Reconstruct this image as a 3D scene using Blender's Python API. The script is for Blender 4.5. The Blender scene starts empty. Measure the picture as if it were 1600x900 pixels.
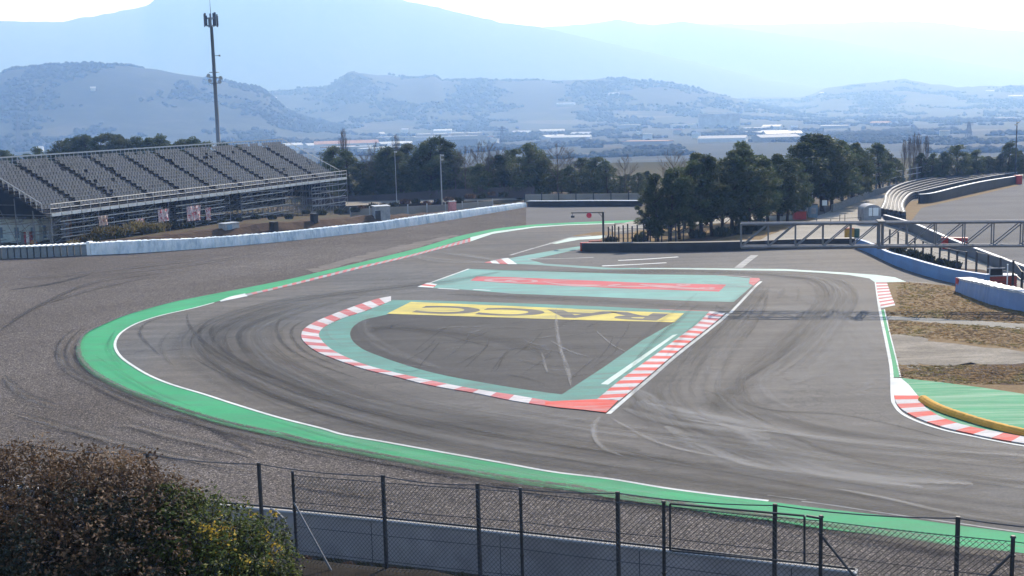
import bpy, math, random
from mathutils import Vector, Matrix, noise
from mathutils.geometry import tessellate_polygon
random.seed(7)
R = math.radians
C = bpy.context.scene.collection
sc = bpy.context.scene

# ------------------------------------------------------------------ camera, sky, sun, exposure
F, CAMZ, PITCH, ROLL = 1880.0, 14.0, 8.47, -1.5
CAMROT = (Matrix.Rotation(R(90 - PITCH), 3, 'X') @ Matrix.Rotation(R(ROLL), 3, 'Z'))
cd = bpy.data.cameras.new('camera'); cam = bpy.data.objects.new('camera', cd); C.objects.link(cam)
cam.location = (0, 0, CAMZ); cam.rotation_euler = CAMROT.to_euler()
cd.sensor_width = 36; cd.lens = F / 1600 * 36; cd.clip_start = 0.1; cd.clip_end = 80000
sc.camera = cam
SUN_AZ, SUN_EL = 27.0, 36.0
w = bpy.data.worlds.new('World'); sc.world = w; w.use_nodes = True
nt = w.node_tree; bg = nt.nodes['Background']
sky = nt.nodes.new('ShaderNodeTexSky'); sky.sky_type = 'NISHITA'; sky.sun_disc = False
sky.sun_elevation = R(SUN_EL); sky.sun_rotation = R(SUN_AZ)
sky.air_density = 1.2; sky.dust_density = 0.4; sky.ozone_density = 1.0
cool = nt.nodes.new('ShaderNodeMix'); cool.data_type = 'RGBA'; cool.blend_type = 'MULTIPLY'; cool.inputs[0].default_value = 1.0
cool.inputs[7].default_value = (0.97, 0.97, 1.03, 1); nt.links.new(sky.outputs[0], cool.inputs[6]); nt.links.new(cool.outputs[2], bg.inputs[0]); bg.inputs[1].default_value = 0.11
ld = bpy.data.lights.new('sun', 'SUN'); ld.energy = 5.0; ld.angle = R(0.4); ld.color = (0.90, 0.90, 0.98)
sun = bpy.data.objects.new('sun', ld); C.objects.link(sun)
sd = Vector((math.sin(R(SUN_AZ)) * math.cos(R(SUN_EL)), math.cos(R(SUN_AZ)) * math.cos(R(SUN_EL)), math.sin(R(SUN_EL))))
sun.rotation_euler = sd.to_track_quat('Z', 'Y').to_euler(); sun.location = (60, 120, 90)
sc.view_settings.view_transform = 'Standard'; sc.view_settings.look = 'None'
sc.view_settings.gamma = 1; sc.view_settings.use_curve_mapping = False
sc.view_settings.exposure = 0.76
sc.cycles.transparent_max_bounces = 24; sc.cycles.max_bounces = 6; sc.cycles.volume_bounces = 2
HAZE_DENSITY = 3.0e-4

# ------------------------------------------------------------------ geometry helpers
def ray(px, py):
    return (CAMROT @ Vector(((px - 800) / F, -(py - 450) / F, -1.0))).normalized()
def G(px, py, z=0.0):                                   # photo pixel -> point on a level plane
    d = ray(px, py); t = (z - CAMZ) / d.z
    return Vector((d.x * t, d.y * t, z))
def PY(px, py, y):                                      # photo pixel -> point at distance y
    d = ray(px, py); t = y / d.y
    return Vector((d.x * t, y, CAMZ + d.z * t))
def HT(foot, px, py):                                   # z reached above a foot point by a pixel
    d = ray(px, py); t = math.hypot(foot.x, foot.y) / math.hypot(d.x, d.y)
    return CAMZ + d.z * t
def on_line(px, py, a, b):                              # pixel ray meets the vertical plane through a-b
    d = ray(px, py); e = (b - a); n = Vector((e.y, -e.x, 0))
    t = (a.x * n.x + a.y * n.y) / (d.x * n.x + d.y * n.y)
    return Vector((d.x * t, d.y * t, CAMZ + d.z * t))
def smooth(pts, sub=6, closed=False):
    out = []; n = len(pts)
    rng = range(n if closed else n - 1)
    for i in rng:
        if closed: p0, p1, p2, p3 = pts[i - 1], pts[i], pts[(i + 1) % n], pts[(i + 2) % n]
        else: p0, p1, p2, p3 = pts[max(i - 1, 0)], pts[i], pts[i + 1], pts[min(i + 2, n - 1)]
        for k in range(sub):
            t = k / sub
            out.append(0.5 * ((2 * p1) + (-p0 + p2) * t + (2 * p0 - 5 * p1 + 4 * p2 - p3) * t * t + (-p0 + 3 * p1 - 3 * p2 + p3) * t ** 3))
    if not closed: out.append(pts[-1].copy())
    return out
def resample(pts, n):
    L = [0]
    for i in range(1, len(pts)): L.append(L[-1] + (pts[i] - pts[i - 1]).length)
    out = []; j = 0
    for k in range(n):
        s = L[-1] * k / (n - 1)
        while j < len(L) - 2 and L[j + 1] < s: j += 1
        q = (s - L[j]) / max(L[j + 1] - L[j], 1e-9)
        out.append(pts[j].lerp(pts[j + 1], min(max(q, 0), 1)))
    return out
def length(pts): return sum((pts[i] - pts[i - 1]).length for i in range(1, len(pts)))
def GP(l, sub=6): return smooth([G(*p) for p in l], sub)
def sstep(a, b, x):
    t = min(max((x - a) / (b - a), 0), 1); return t * t * (3 - 2 * t)

class MB:
    def __init__(s): s.v = []; s.f = []; s.m = []; s.uv = {}
    def quad(s, a, b, c, d, mi=0):
        i = len(s.v); s.v += [tuple(a), tuple(b), tuple(c), tuple(d)]; s.f.append((i, i + 1, i + 2, i + 3)); s.m.append(mi)
    def tri(s, a, b, c, mi=0):
        i = len(s.v); s.v += [tuple(a), tuple(b), tuple(c)]; s.f.append((i, i + 1, i + 2)); s.m.append(mi)
    def hexa(s, p, mi=0):                               # 8 points: bottom ring, top ring
        i = len(s.v); s.v += [tuple(q) for q in p]
        for f in ((3, 2, 1, 0), (4, 5, 6, 7), (0, 1, 5, 4), (1, 2, 6, 5), (2, 3, 7, 6), (3, 0, 4, 7)):
            s.f.append(tuple(i + k for k in f)); s.m.append(mi)
    def box(s, c, size, rz=0.0, mi=0, taper=1.0):       # c = centre of the bottom face
        cx, cy, cz = c; hx, hy, h = size[0] / 2, size[1] / 2, size[2]; co, si = math.cos(rz), math.sin(rz)
        P = []
        for z, k in ((0, 1), (h, taper)):
            for x, y in ((-hx, -hy), (hx, -hy), (hx, hy), (-hx, hy)):
                x *= k; y *= k; P.append((cx + x * co - y * si, cy + x * si + y * co, cz + z))
        s.hexa(P, mi)
    def beam(s, a, b, wd, hg=None, mi=0):
        a = Vector(a); b = Vector(b); hg = hg or wd; d = (b - a).normalized()
        up = Vector((0, 0, 1)) if abs(d.z) < 0.95 else Vector((0, 1, 0))
        x = d.cross(up).normalized() * wd / 2; y = x.cross(d).normalized() * hg / 2
        s.hexa([a - x - y, a + x - y, b + x - y, b - x - y, a - x + y, a + x + y, b + x + y, b - x + y], mi)
    def tube(s, pts, rad, n=8, mi=0, cap=True):
        if not isinstance(rad, (list, tuple)): rad = [rad] * len(pts)
        base = len(s.v); pts = [Vector(p) for p in pts]
        for i, p in enumerate(pts):
            d = (pts[min(i + 1, len(pts) - 1)] - pts[max(i - 1, 0)]).normalized()
            up = Vector((0, 0, 1)) if abs(d.z) < 0.9 else Vector((1, 0, 0))
            x = d.cross(up).normalized(); y = d.cross(x)
            for k in range(n):
                a = 2 * math.pi * k / n; s.v.append(tuple(p + (x * math.cos(a) + y * math.sin(a)) * rad[i]))
        for i in range(len(pts) - 1):
            for k in range(n):
                a = base + i * n + k; b = base + i * n + (k + 1) % n
                s.f.append((a, b, b + n, a + n)); s.m.append(mi)
        if cap:
            s.f.append(tuple(base + k for k in range(n))); s.m.append(mi)
            s.f.append(tuple(base + (len(pts) - 1) * n + k for k in reversed(range(n)))); s.m.append(mi)
    def build(s, name, mats, parent=None, shade=False):
        me = bpy.data.meshes.new(name); me.from_pydata(s.v, [], s.f)
        if not isinstance(mats, (list, tuple)): mats = [mats]
        for m in mats: me.materials.append(m)
        if len(mats) > 1: me.polygons.foreach_set('material_index', s.m)
        if shade: me.polygons.foreach_set('use_smooth', [True] * len(me.polygons))
        me.update()
        o = bpy.data.objects.new(name, me); C.objects.link(o)
        if parent is not None: o.parent = parent
        return o
def tag(o, label, cat, group=None, kind=None):
    if label: o['label'] = label
    if cat: o['category'] = cat
    if group: o['group'] = group
    if kind: o['kind'] = kind
    return o
def struct(o): o['kind'] = 'structure'; return o
def thing(name, loc, label, cat, group=None, rz=0.0):
    o = bpy.data.objects.new(name, None); C.objects.link(o); o.location = loc; o.rotation_euler = (0, 0, rz)
    o.empty_display_size = 0.2
    return tag(o, label, cat, group)
def local(root, mb):                                     # world-space mesh -> child space of an unrotated root
    l = root.location; mb.v = [(x - l.x, y - l.y, z - l.z) for x, y, z in mb.v]; return mb
def wpart(root, name, mb, mat, shade=False): return local(root, mb).build(name, mat, root, shade)
def copy_tree(o, parent=None):
    c = o.copy(); C.objects.link(c)
    if parent is not None: c.parent = parent
    for ch in list(o.children): copy_tree(ch, c)
    return c
ORD = ['first', 'second', 'third', 'fourth', 'fifth', 'sixth', 'seventh', 'eighth', 'ninth', 'tenth', 'eleventh', 'twelfth', 'thirteenth', 'fourteenth', 'fifteenth', 'sixteenth', 'seventeenth', 'eighteenth', 'nineteenth', 'twentieth']
TENS = {20: 'twenty', 30: 'thirty', 40: 'forty', 50: 'fifty', 60: 'sixty', 70: 'seventy', 80: 'eighty'}
TENTH = {30: 'thirtieth', 40: 'fortieth', 50: 'fiftieth', 60: 'sixtieth', 70: 'seventieth', 80: 'eightieth'}
def ordn(i):
    n = i + 1
    if n <= 20: return ORD[n - 1]
    if n % 10 == 0: return TENTH[n]
    return TENS[n // 10 * 10] + '-' + ORD[n % 10 - 1]

# ------------------------------------------------------------------ materials
def lin(r, g, b):
    f = lambda c: (c / 255 / 12.92) if c / 255 <= 0.04045 else ((c / 255 + 0.055) / 1.055) ** 2.4
    return (f(r), f(g), f(b), 1)
def newmat(name, rough=0.8, spec=0.3, metal=0.0):
    m = bpy.data.materials.new(name); m.use_nodes = True; b = m.node_tree.nodes['Principled BSDF']
    b.inputs['Roughness'].default_value = rough; b.inputs['Specular IOR Level'].default_value = spec; b.inputs['Metallic'].default_value = metal
    return m, m.node_tree, b
def N(nt, t, **k):
    n = nt.nodes.new(t)
    for a, v in k.items(): setattr(n, a, v)
    return n
def noise_tex(nt, scale, detail=4, rough=0.6, vec=None, dist=0.0, coord='Object', stretch=None):
    n = N(nt, 'ShaderNodeTexNoise'); n.inputs['Scale'].default_value = scale; n.inputs['Detail'].default_value = detail
    n.inputs['Roughness'].default_value = rough; n.inputs['Distortion'].default_value = dist
    if vec is None: vec = N(nt, 'ShaderNodeTexCoord').outputs[coord]
    if stretch:
        mp = N(nt, 'ShaderNodeMapping'); mp.inputs['Scale'].default_value = stretch[:3]
        if len(stretch) > 3: mp.inputs['Rotation'].default_value = (0, 0, stretch[3])
        nt.links.new(vec, mp.inputs[0]); vec = mp.outputs[0]
    nt.links.new(vec, n.inputs['Vector']); return n.outputs[0]
def ramp(nt, fac, stops, interp='LINEAR'):
    r = N(nt, 'ShaderNodeValToRGB'); cr = r.color_ramp; cr.interpolation = interp
    while len(cr.elements) < len(stops): cr.elements.new(0.5)
    for e, (p, c) in zip(cr.elements, stops):
        e.position = p; e.color = c if isinstance(c, (tuple, list)) else (c, c, c, 1)
    nt.links.new(fac, r.inputs[0]); return r.outputs[0]
def mix(nt, fac, a, b, mode='MIX'):
    m = N(nt, 'ShaderNodeMix', data_type='RGBA', blend_type=mode)
    for s, v in ((0, fac), (6, a), (7, b)):
        if hasattr(v, 'links'): nt.links.new(v, m.inputs[s])
        elif isinstance(v, (int, float)) and s: m.inputs[s].default_value = (v, v, v, 1)
        else: m.inputs[s].default_value = v
    return m.outputs[2]
def math_n(nt, op, a, b=None):
    m = N(nt, 'ShaderNodeMath', operation=op)
    for i, v in enumerate((a, b)):
        if v is None: continue
        if hasattr(v, 'links'): nt.links.new(v, m.inputs[i])
        else: m.inputs[i].default_value = v
    return m.outputs[0]
def bump(nt, b, h, strength=0.4, dist=0.02):
    n = N(nt, 'ShaderNodeBump'); n.inputs['Strength'].default_value = strength; n.inputs['Distance'].default_value = dist
    nt.links.new(h, n.inputs['Height']); nt.links.new(n.outputs[0], b.inputs['Normal'])
def simple(name, col, rough=0.7, spec=0.3, metal=0.0, var=0.25, scale=3.0, dirt=None):
    m, nt, b = newmat(name, rough, spec, metal)
    lo = tuple(c * (1 - var) for c in col[:3]) + (1,); hi = tuple(min(c * (1 + var), 1) for c in col[:3]) + (1,)
    c = ramp(nt, noise_tex(nt, scale, 5), [(0.3, lo), (0.7, hi)])
    if dirt: c = mix(nt, ramp(nt, noise_tex(nt, scale * 0.37, 6, 0.7), [(0.48, 0.0), (0.66, 0.75)]), c, dirt)
    nt.links.new(c, b.inputs['Base Color']); return m

# road surface: greys and browns in long soft patches, fine aggregate
def asphalt(name, lo, hi, brown, rough=0.66):
    m, nt, b = newmat(name, rough, 0.12)
    base = ramp(nt, noise_tex(nt, 0.045, 6, 0.62, dist=0.6), [(0.32, lo), (0.68, hi)])
    base = mix(nt, ramp(nt, noise_tex(nt, 0.03, 4, 0.5, dist=1.0), [(0.4, 0.0), (0.65, 0.7)]), base, brown)
    st = noise_tex(nt, 0.5, 5, 0.7, stretch=(0.12, 1.6, 1, 0.35))
    base = mix(nt, 0.7, base, ramp(nt, st, [(0.3, (0.66, 0.66, 0.67, 1)), (0.72, (1.34, 1.33, 1.31, 1))]), 'MULTIPLY')
    base = mix(nt, 0.9, base, ramp(nt, noise_tex(nt, 1.7, 9, 0.88), [(0.3, (0.72, 0.72, 0.73, 1)), (0.7, (1.28, 1.27, 1.25, 1))]), 'MULTIPLY')
    fine = noise_tex(nt, 9.0, 3, 0.8)
    base = mix(nt, 0.8, base, ramp(nt, fine, [(0.25, (0.6, 0.6, 0.61, 1)), (0.75, (1.4, 1.4, 1.38, 1))]), 'MULTIPLY')
    v = N(nt, 'ShaderNodeTexVoronoi', feature='DISTANCE_TO_EDGE'); v.inputs['Scale'].default_value = 0.11
    mp = N(nt, 'ShaderNodeVectorMath', operation='ADD'); tc = N(nt, 'ShaderNodeTexCoord')
    nn = N(nt, 'ShaderNodeTexNoise'); nn.inputs['Scale'].default_value = 0.5; nt.links.new(tc.outputs['Object'], nn.inputs['Vector'])
    sc_ = N(nt, 'ShaderNodeVectorMath', operation='SCALE'); sc_.inputs['Scale'].default_value = 6; nt.links.new(nn.outputs['Color'], sc_.inputs[0])
    nt.links.new(tc.outputs['Object'], mp.inputs[0]); nt.links.new(sc_.outputs[0], mp.inputs[1]); nt.links.new(mp.outputs[0], v.inputs['Vector'])
    base = mix(nt, ramp(nt, v.outputs['Distance'], [(0.0, 0.35), (0.012, 0.0)]), base, (0.03, 0.03, 0.03, 1))
    nt.links.new(base, b.inputs['Base Color']); bump(nt, b, fine, 0.25, 0.01)
    return m
M = {}
M['asphalt'] = asphalt('asphalt', (0.078, 0.077, 0.078, 1), (0.134, 0.130, 0.127, 1), (0.122, 0.104, 0.086, 1), 0.8)
M['asphalt_dark'] = asphalt('asphalt_dark', (0.030, 0.030, 0.033, 1), (0.074, 0.071, 0.070, 1), (0.058, 0.053, 0.049, 1), 0.75)
M['asphalt_apron'] = asphalt('asphalt_apron', (0.075, 0.076, 0.078, 1), (0.11, 0.11, 0.11, 1), (0.10, 0.096, 0.09, 1))

def gravel():
    m, nt, b = newmat('gravel', 0.95, 0.12)
    base = ramp(nt, noise_tex(nt, 0.035, 5, 0.6, dist=0.8), [(0.3, (0.072, 0.062, 0.055, 1)), (0.7, (0.112, 0.100, 0.092, 1))])
    base = mix(nt, 0.8, base, ramp(nt, noise_tex(nt, 0.35, 5, 0.7, stretch=(0.6, 1.0, 1, 0.5)), [(0.3, (0.84, 0.82, 0.82, 1)), (0.7, (1.14, 1.14, 1.14, 1))]), 'MULTIPLY')
    v = N(nt, 'ShaderNodeTexVoronoi'); v.inputs['Scale'].default_value = 20.0
    tc = N(nt, 'ShaderNodeTexCoord'); nt.links.new(tc.outputs['Object'], v.inputs['Vector'])
    sep = N(nt, 'ShaderNodeSeparateColor'); nt.links.new(v.outputs['Color'], sep.inputs[0])
    peb = ramp(nt, sep.outputs[0], [(0.0, (0.28, 0.27, 0.28, 1)), (0.5, (0.85, 0.84, 0.84, 1)), (0.85, (1.5, 1.48, 1.46, 1)), (1.0, (2.9, 2.85, 2.8, 1))])
    base = mix(nt, 1.0, base, peb, 'MULTIPLY')
    nt.links.new(base, b.inputs['Base Color']); bump(nt, b, sep.outputs[1], 0.35, 0.03)
    return m
M['gravel'] = gravel()
def terrain_mat():
    m, nt, b = newmat('ground_soil', 0.95, 0.1)
    v = N(nt, 'ShaderNodeTexVoronoi'); v.inputs['Scale'].default_value = 0.0055
    tc = N(nt, 'ShaderNodeTexCoord'); nt.links.new(tc.outputs['Object'], v.inputs['Vector'])
    sep = N(nt, 'ShaderNodeSeparateColor'); nt.links.new(v.outputs['Color'], sep.inputs[0])
    fld = ramp(nt, sep.outputs[0], [(0.0, (0.035, 0.045, 0.03, 1)), (0.4, (0.07, 0.075, 0.05, 1)), (0.62, (0.13, 0.11, 0.08, 1)), (0.8, (0.22, 0.19, 0.14, 1)), (0.93, (0.08, 0.12, 0.05, 1))], 'CONSTANT')
    wood = ramp(nt, noise_tex(nt, 0.012, 8, 0.75), [(0.36, (0.012, 0.018, 0.012, 1)), (0.55, (0.026, 0.032, 0.022, 1)), (0.68, (0.048, 0.048, 0.036, 1))])
    far = mix(nt, ramp(nt, noise_tex(nt, 0.0035, 8, 0.7), [(0.47, 1.0), (0.53, 0.0)]), fld, wood)
    gz = N(nt, 'ShaderNodeSeparateXYZ'); nt.links.new(tc.outputs['Object'], gz.inputs[0])
    up = ramp(nt, math_n(nt, 'DIVIDE', gz.outputs[2], 400.0), [(0.0, 0.72), (0.05, 0.97)])
    far = mix(nt, up, far, wood)
    near = ramp(nt, noise_tex(nt, 0.12, 8, 0.7), [(0.3, (0.05, 0.038, 0.026, 1)), (0.5, (0.085, 0.066, 0.045, 1)), (0.7, (0.075, 0.078, 0.042, 1))])
    near = mix(nt, 0.8, near, ramp(nt, noise_tex(nt, 3.0, 6, 0.8), [(0.3, (0.6, 0.6, 0.6, 1)), (0.7, (1.4, 1.4, 1.35, 1))]), 'MULTIPLY')
    ln = N(nt, 'ShaderNodeVectorMath', operation='LENGTH'); nt.links.new(tc.outputs['Object'], ln.inputs[0])
    f = ramp(nt, math_n(nt, 'DIVIDE', ln.outputs['Value'], 1000.0), [(0.20, 0.0), (0.30, 1.0)])
    nt.links.new(mix(nt, f, near, far), b.inputs['Base Color']); bump(nt, b, noise_tex(nt, 4, 6, 0.8), 0.5, 0.08)
    return m
M['soil'] = terrain_mat()
def patchy(name, stops, scale, stretch=None, rough=0.95, fine=4.0):
    m, nt, b = newmat(name, rough, 0.12)
    base = ramp(nt, noise_tex(nt, scale, 8, 0.72, stretch=stretch, dist=0.5), stops)
    fn = noise_tex(nt, fine, 6, 0.85)
    base = mix(nt, 0.9, base, ramp(nt, fn, [(0.25, (0.55, 0.55, 0.55, 1)), (0.75, (1.45, 1.45, 1.4, 1))]), 'MULTIPLY')
    nt.links.new(base, b.inputs['Base Color']); bump(nt, b, fn, 0.7, 0.06); return m
M['dry_grass'] = patchy('dry_grass', [(0.28, (0.11, 0.075, 0.038, 1)), (0.42, (0.18, 0.122, 0.066, 1)), (0.56, (0.205, 0.145, 0.078, 1)), (0.66, (0.14, 0.13, 0.048, 1)), (0.8, (0.12, 0.085, 0.04, 1))], 0.35, (0.7, 1.8, 1))
M['brown_earth'] = patchy('brown_earth', [(0.3, (0.045, 0.030, 0.024, 1)), (0.55, (0.085, 0.055, 0.038, 1)), (0.75, (0.12, 0.09, 0.06, 1))], 0.5, (0.5, 2.0, 1))
M['pale_dirt'] = patchy('pale_dirt', [(0.3, (0.15, 0.132, 0.112, 1)), (0.5, (0.22, 0.195, 0.165, 1)), (0.72, (0.36, 0.32, 0.27, 1))], 0.3, (0.6, 1.8, 1))
M['brown_grit'] = patchy('brown_grit', [(0.3, (0.11, 0.095, 0.085, 1)), (0.7, (0.19, 0.17, 0.155, 1))], 0.5, (0.6, 1.8, 1))
M['concrete_road'] = patchy('concrete_road', [(0.3, (0.20, 0.185, 0.165, 1)), (0.7, (0.33, 0.31, 0.28, 1))], 0.2, (0.5, 2, 1), 0.85, 6)
M['trap_gravel'] = patchy('trap_gravel', [(0.3, (0.10, 0.098, 0.10, 1)), (0.7, (0.15, 0.146, 0.148, 1))], 0.08, (0.5, 1.6, 1), 0.95, 12)
def paint(name, col, worn, amt=0.4, scale=0.8, rough=0.8, stretch=(0.25, 1.5, 1, 0.2)):
    m, nt, b = newmat(name, rough, 0.15)
    c = ramp(nt, noise_tex(nt, 0.3, 5, 0.6), [(0.3, tuple(x * 0.86 for x in col[:3]) + (1,)), (0.7, tuple(min(x * 1.12, 1) for x in col[:3]) + (1,))])
    f = ramp(nt, noise_tex(nt, scale, 7, 0.75, stretch=stretch), [(0.45, 0.0), (0.68, amt)])
    c = mix(nt, f, c, worn)
    c = mix(nt, 0.7, c, ramp(nt, noise_tex(nt, 10, 3, 0.8), [(0.25, (0.84, 0.84, 0.84, 1)), (0.75, (1.14, 1.14, 1.14, 1))]), 'MULTIPLY')
    nt.links.new(c, b.inputs['Base Color']); return m
GREYW = (0.10, 0.10, 0.10, 1)
M['green'] = paint('green_paint', (0.042, 0.30, 0.132, 1), (0.075, 0.205, 0.125, 1), 0.7)
M['green_right'] = paint('faded_green_paint', (0.045, 0.25, 0.125, 1), (0.26, 0.38, 0.27, 1), 0.9, 0.9, stretch=(0.12, 2.2, 1, 0.1))
M['teal'] = paint('teal_paint', (0.105, 0.255, 0.215, 1), (0.12, 0.15, 0.14, 1), 0.85, 0.9)
M['teal_far'] = paint('pale_teal_paint', (0.155, 0.325, 0.29, 1), (0.19, 0.21, 0.205, 1), 0.9, 0.5, stretch=(0.12, 1.8, 1, 0.0))
M['white'] = paint('white_paint', (0.62, 0.64, 0.62, 1), (0.30, 0.31, 0.31, 1), 0.6, 1.2)
M['white_mint'] = paint('mint_white_paint', (0.50, 0.60, 0.54, 1), (0.30, 0.36, 0.33, 1), 0.5, 0.8)
M['white_worn'] = paint('worn_white_paint', (0.36, 0.36, 0.35, 1), GREYW, 0.9, 1.2)
M['red'] = paint('red_paint', (0.55, 0.085, 0.065, 1), (0.40, 0.26, 0.25, 1), 0.75, 1.2)
M['kerb_white'] = paint('worn_kerb_white', (0.52, 0.50, 0.50, 1), (0.26, 0.25, 0.25, 1), 0.7, 1.6)
M['pink'] = paint('faded_red_paint', (0.44, 0.125, 0.125, 1), (0.45, 0.32, 0.32, 1), 0.7, 1.0)
M['red_far'] = paint('faded_crimson_paint', (0.47, 0.09, 0.10, 1), (0.34, 0.22, 0.21, 1), 0.8, 0.7)
M['yellow'] = paint('yellow_paint', (0.56, 0.46, 0.12, 1), (0.28, 0.26, 0.15, 1), 0.9, 0.8)
M['letter'] = paint('grey_letter_paint', (0.105, 0.10, 0.105, 1), (0.26, 0.24, 0.14, 1), 0.8, 0.9)
M['sausage'] = paint('ochre_kerb_paint', (0.62, 0.34, 0.06, 1), (0.42, 0.24, 0.07, 1), 0.5, 1.5)
def decal(name, col, strength, streak=(0.25, 7.0), lo=0.35, hi=0.65, power=1.6):
    m, nt, b = newmat(name, 0.75, 0.25); b.inputs['Base Color'].default_value = col + (1,)
    uv = N(nt, 'ShaderNodeUVMap'); s = N(nt, 'ShaderNodeSeparateXYZ'); nt.links.new(uv.outputs[0], s.inputs[0])
    v = math_n(nt, 'ABSOLUTE', math_n(nt, 'SUBTRACT', math_n(nt, 'MULTIPLY', s.outputs[1], 2.0), 1.0))
    edge = math_n(nt, 'SUBTRACT', 1.0, math_n(nt, 'POWER', v, power))
    n = noise_tex(nt, 1.0, 6, 0.7, vec=uv.outputs[0], stretch=(streak[0], streak[1], 1))
    f = ramp(nt, n, [(lo, 0.0), (hi, 1.0)])
    a = math_n(nt, 'MULTIPLY', math_n(nt, 'MULTIPLY', edge, f), strength)
    tc = N(nt, 'ShaderNodeUVMap'); 
    nt.links.new(a, b.inputs['Alpha']); return m
M['rubber_broad'] = decal('rubber_film', (0.025, 0.025, 0.027), 0.48, (0.05, 9.0), 0.32, 0.70)
M['rubber'] = decal('rubber_mark', (0.018, 0.018, 0.02), 0.55, (0.3, 2.0), 0.34, 0.66, 2)
M['dust'] = decal('pale_dust', (0.30, 0.295, 0.29), 0.55, (0.10, 3.0), 0.34, 0.72)
M['rubber_soft'] = decal('thin_rubber_mark', (0.02, 0.02, 0.022), 0.34, (0.15, 2.0), 0.34, 0.68, 2)
M['dust_soft'] = decal('thin_pale_dust', (0.26, 0.255, 0.25), 0.26, (0.1, 4.0), 0.36, 0.7)
M['spill'] = decal('spilled_gravel', (0.10, 0.09, 0.085), 1.0, (3.0, 1.5), 0.40, 0.52, 3)
M['spill_thin'] = decal('scattered_gravel', (0.12, 0.11, 0.10), 0.7, (6.0, 6.0), 0.52, 0.62, 2)
M['dust_line'] = decal('pale_scrape', (0.36, 0.35, 0.34), 0.5, (0.3, 2.0), 0.32, 0.65)
M['rut'] = decal('dark_rut', (0.02, 0.017, 0.016), 0.62, (0.5, 1.5), 0.32, 0.52, 2.5)
M['rut_pale'] = decal('pale_gravel_ridge', (0.21, 0.19, 0.175), 0.3, (0.4, 2.0), 0.32, 0.6)

M['concrete'] = simple('wall_concrete', (0.47, 0.42, 0.40), 0.9, 0.2, var=0.12, scale=0.7, dirt=(0.28, 0.25, 0.24, 1))
M['concrete_cap'] = simple('wall_cap', (0.36, 0.35, 0.34), 0.85, 0.2, var=0.15, scale=2)
M['post'] = simple('fence_post_steel', (0.055, 0.055, 0.06), 0.6, 0.4, 0.3, var=0.35, scale=5)
M['galv'] = simple('galvanised_steel', (0.17, 0.175, 0.19), 0.5, 0.4, 0.4, var=0.15, scale=2)
M['wire'] = simple('fence_wire', (0.10, 0.10, 0.105), 0.5, 0.5, 0.5)
M['dark_steel'] = simple('dark_steel', (0.05, 0.052, 0.058), 0.6, 0.4, 0.2, var=0.3)
M['pale_steel'] = simple('pale_steel', (0.42, 0.43, 0.44), 0.5, 0.5, 0.4, var=0.15)
M['scaffold'] = simple('scaffold_tube', (0.26, 0.27, 0.29), 0.5, 0.4, 0.5, var=0.2)
M['deck'] = simple('stand_deck', (0.055, 0.055, 0.06), 0.85, 0.2, var=0.4, scale=1.5)
M['fascia'] = simple('stand_fascia', (0.66, 0.65, 0.62), 0.7, 0.3, var=0.2, scale=0.8)
M['seat'] = simple('seat_plastic', (0.115, 0.115, 0.12), 0.45, 0.5, var=0.45, scale=1.7)
M['netting_and_darkening'] = simple('netting_and_darkening_cloth', (0.018, 0.02, 0.024), 0.95, 0.1, var=0.4, scale=1.0)
def cover_mat():
    m, nt, b = newmat('crumpled_white_cover', 0.45, 0.4)
    n = noise_tex(nt, 0.8, 6, 0.7, stretch=(1, 1, 0.35)); f = noise_tex(nt, 2.2, 5, 0.75, stretch=(1.2, 1.2, 0.3))
    c = ramp(nt, n, [(0.36, (0.50, 0.60, 0.66, 1)), (0.5, (0.80, 0.86, 0.88, 1)), (0.66, (0.93, 0.94, 0.94, 1))])
    c = mix(nt, 0.8, c, ramp(nt, f, [(0.3, (0.72, 0.76, 0.8, 1)), (0.6, (1.05, 1.05, 1.05, 1))]), 'MULTIPLY')
    nt.links.new(c, b.inputs['Base Color']); bump(nt, b, f, 0.9, 0.15); return m
M['cover'] = cover_mat()
M['white_vinyl'] = simple('white_barrier_cover', (0.84, 0.87, 0.88), 0.5, 0.4, var=0.08, scale=0.9, dirt=(0.60, 0.68, 0.72, 1))
M['grey_block'] = simple('grey_barrier_block', (0.24, 0.26, 0.27), 0.8, 0.3, var=0.25, scale=1.3, dirt=(0.15, 0.17, 0.18, 1))
M['black_rubber'] = simple('black_conveyor_belt', (0.028, 0.029, 0.034), 0.6, 0.35, var=0.3, scale=1.0)
M['blue_belt'] = simple('blue_barrier_sheet', (0.13, 0.25, 0.46), 0.55, 0.4, var=0.12, scale=0.5, dirt=(0.13, 0.19, 0.32, 1))
M['pale_blue'] = simple('pale_blue_barrier_sheet', (0.17, 0.25, 0.43), 0.55, 0.4, var=0.15, scale=0.5, dirt=(0.22, 0.27, 0.40, 1))
M['tyre'] = simple('grey_tyre', (0.055, 0.062, 0.075), 0.7, 0.4, var=0.35, scale=3)
M['tyre_cap'] = simple('pale_plastic_cap', (0.40, 0.43, 0.48), 0.5, 0.4, var=0.3, scale=3)
M['strap'] = simple('grey_strap', (0.10, 0.11, 0.13), 0.6, 0.4, var=0.3, scale=2)
M['barrier_red'] = simple('red_end_panel', (0.42, 0.04, 0.035), 0.55, 0.4, var=0.2)
M['signal_red'] = simple('red_signal_disc', (0.62, 0.03, 0.06), 0.4, 0.5, var=0.1)
M['brick_red'] = simple('rust_red_casing', (0.28, 0.09, 0.06), 0.8, 0.3, var=0.3, scale=4)
M['black'] = simple('black_panel', (0.012, 0.012, 0.015), 0.5, 0.4)
M['ochre'] = simple('ochre_box', (0.45, 0.25, 0.03), 0.6, 0.3, var=0.15)
M['cab_blue'] = simple('blue_grey_cabinet', (0.16, 0.24, 0.32), 0.6, 0.4, var=0.15)
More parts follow.
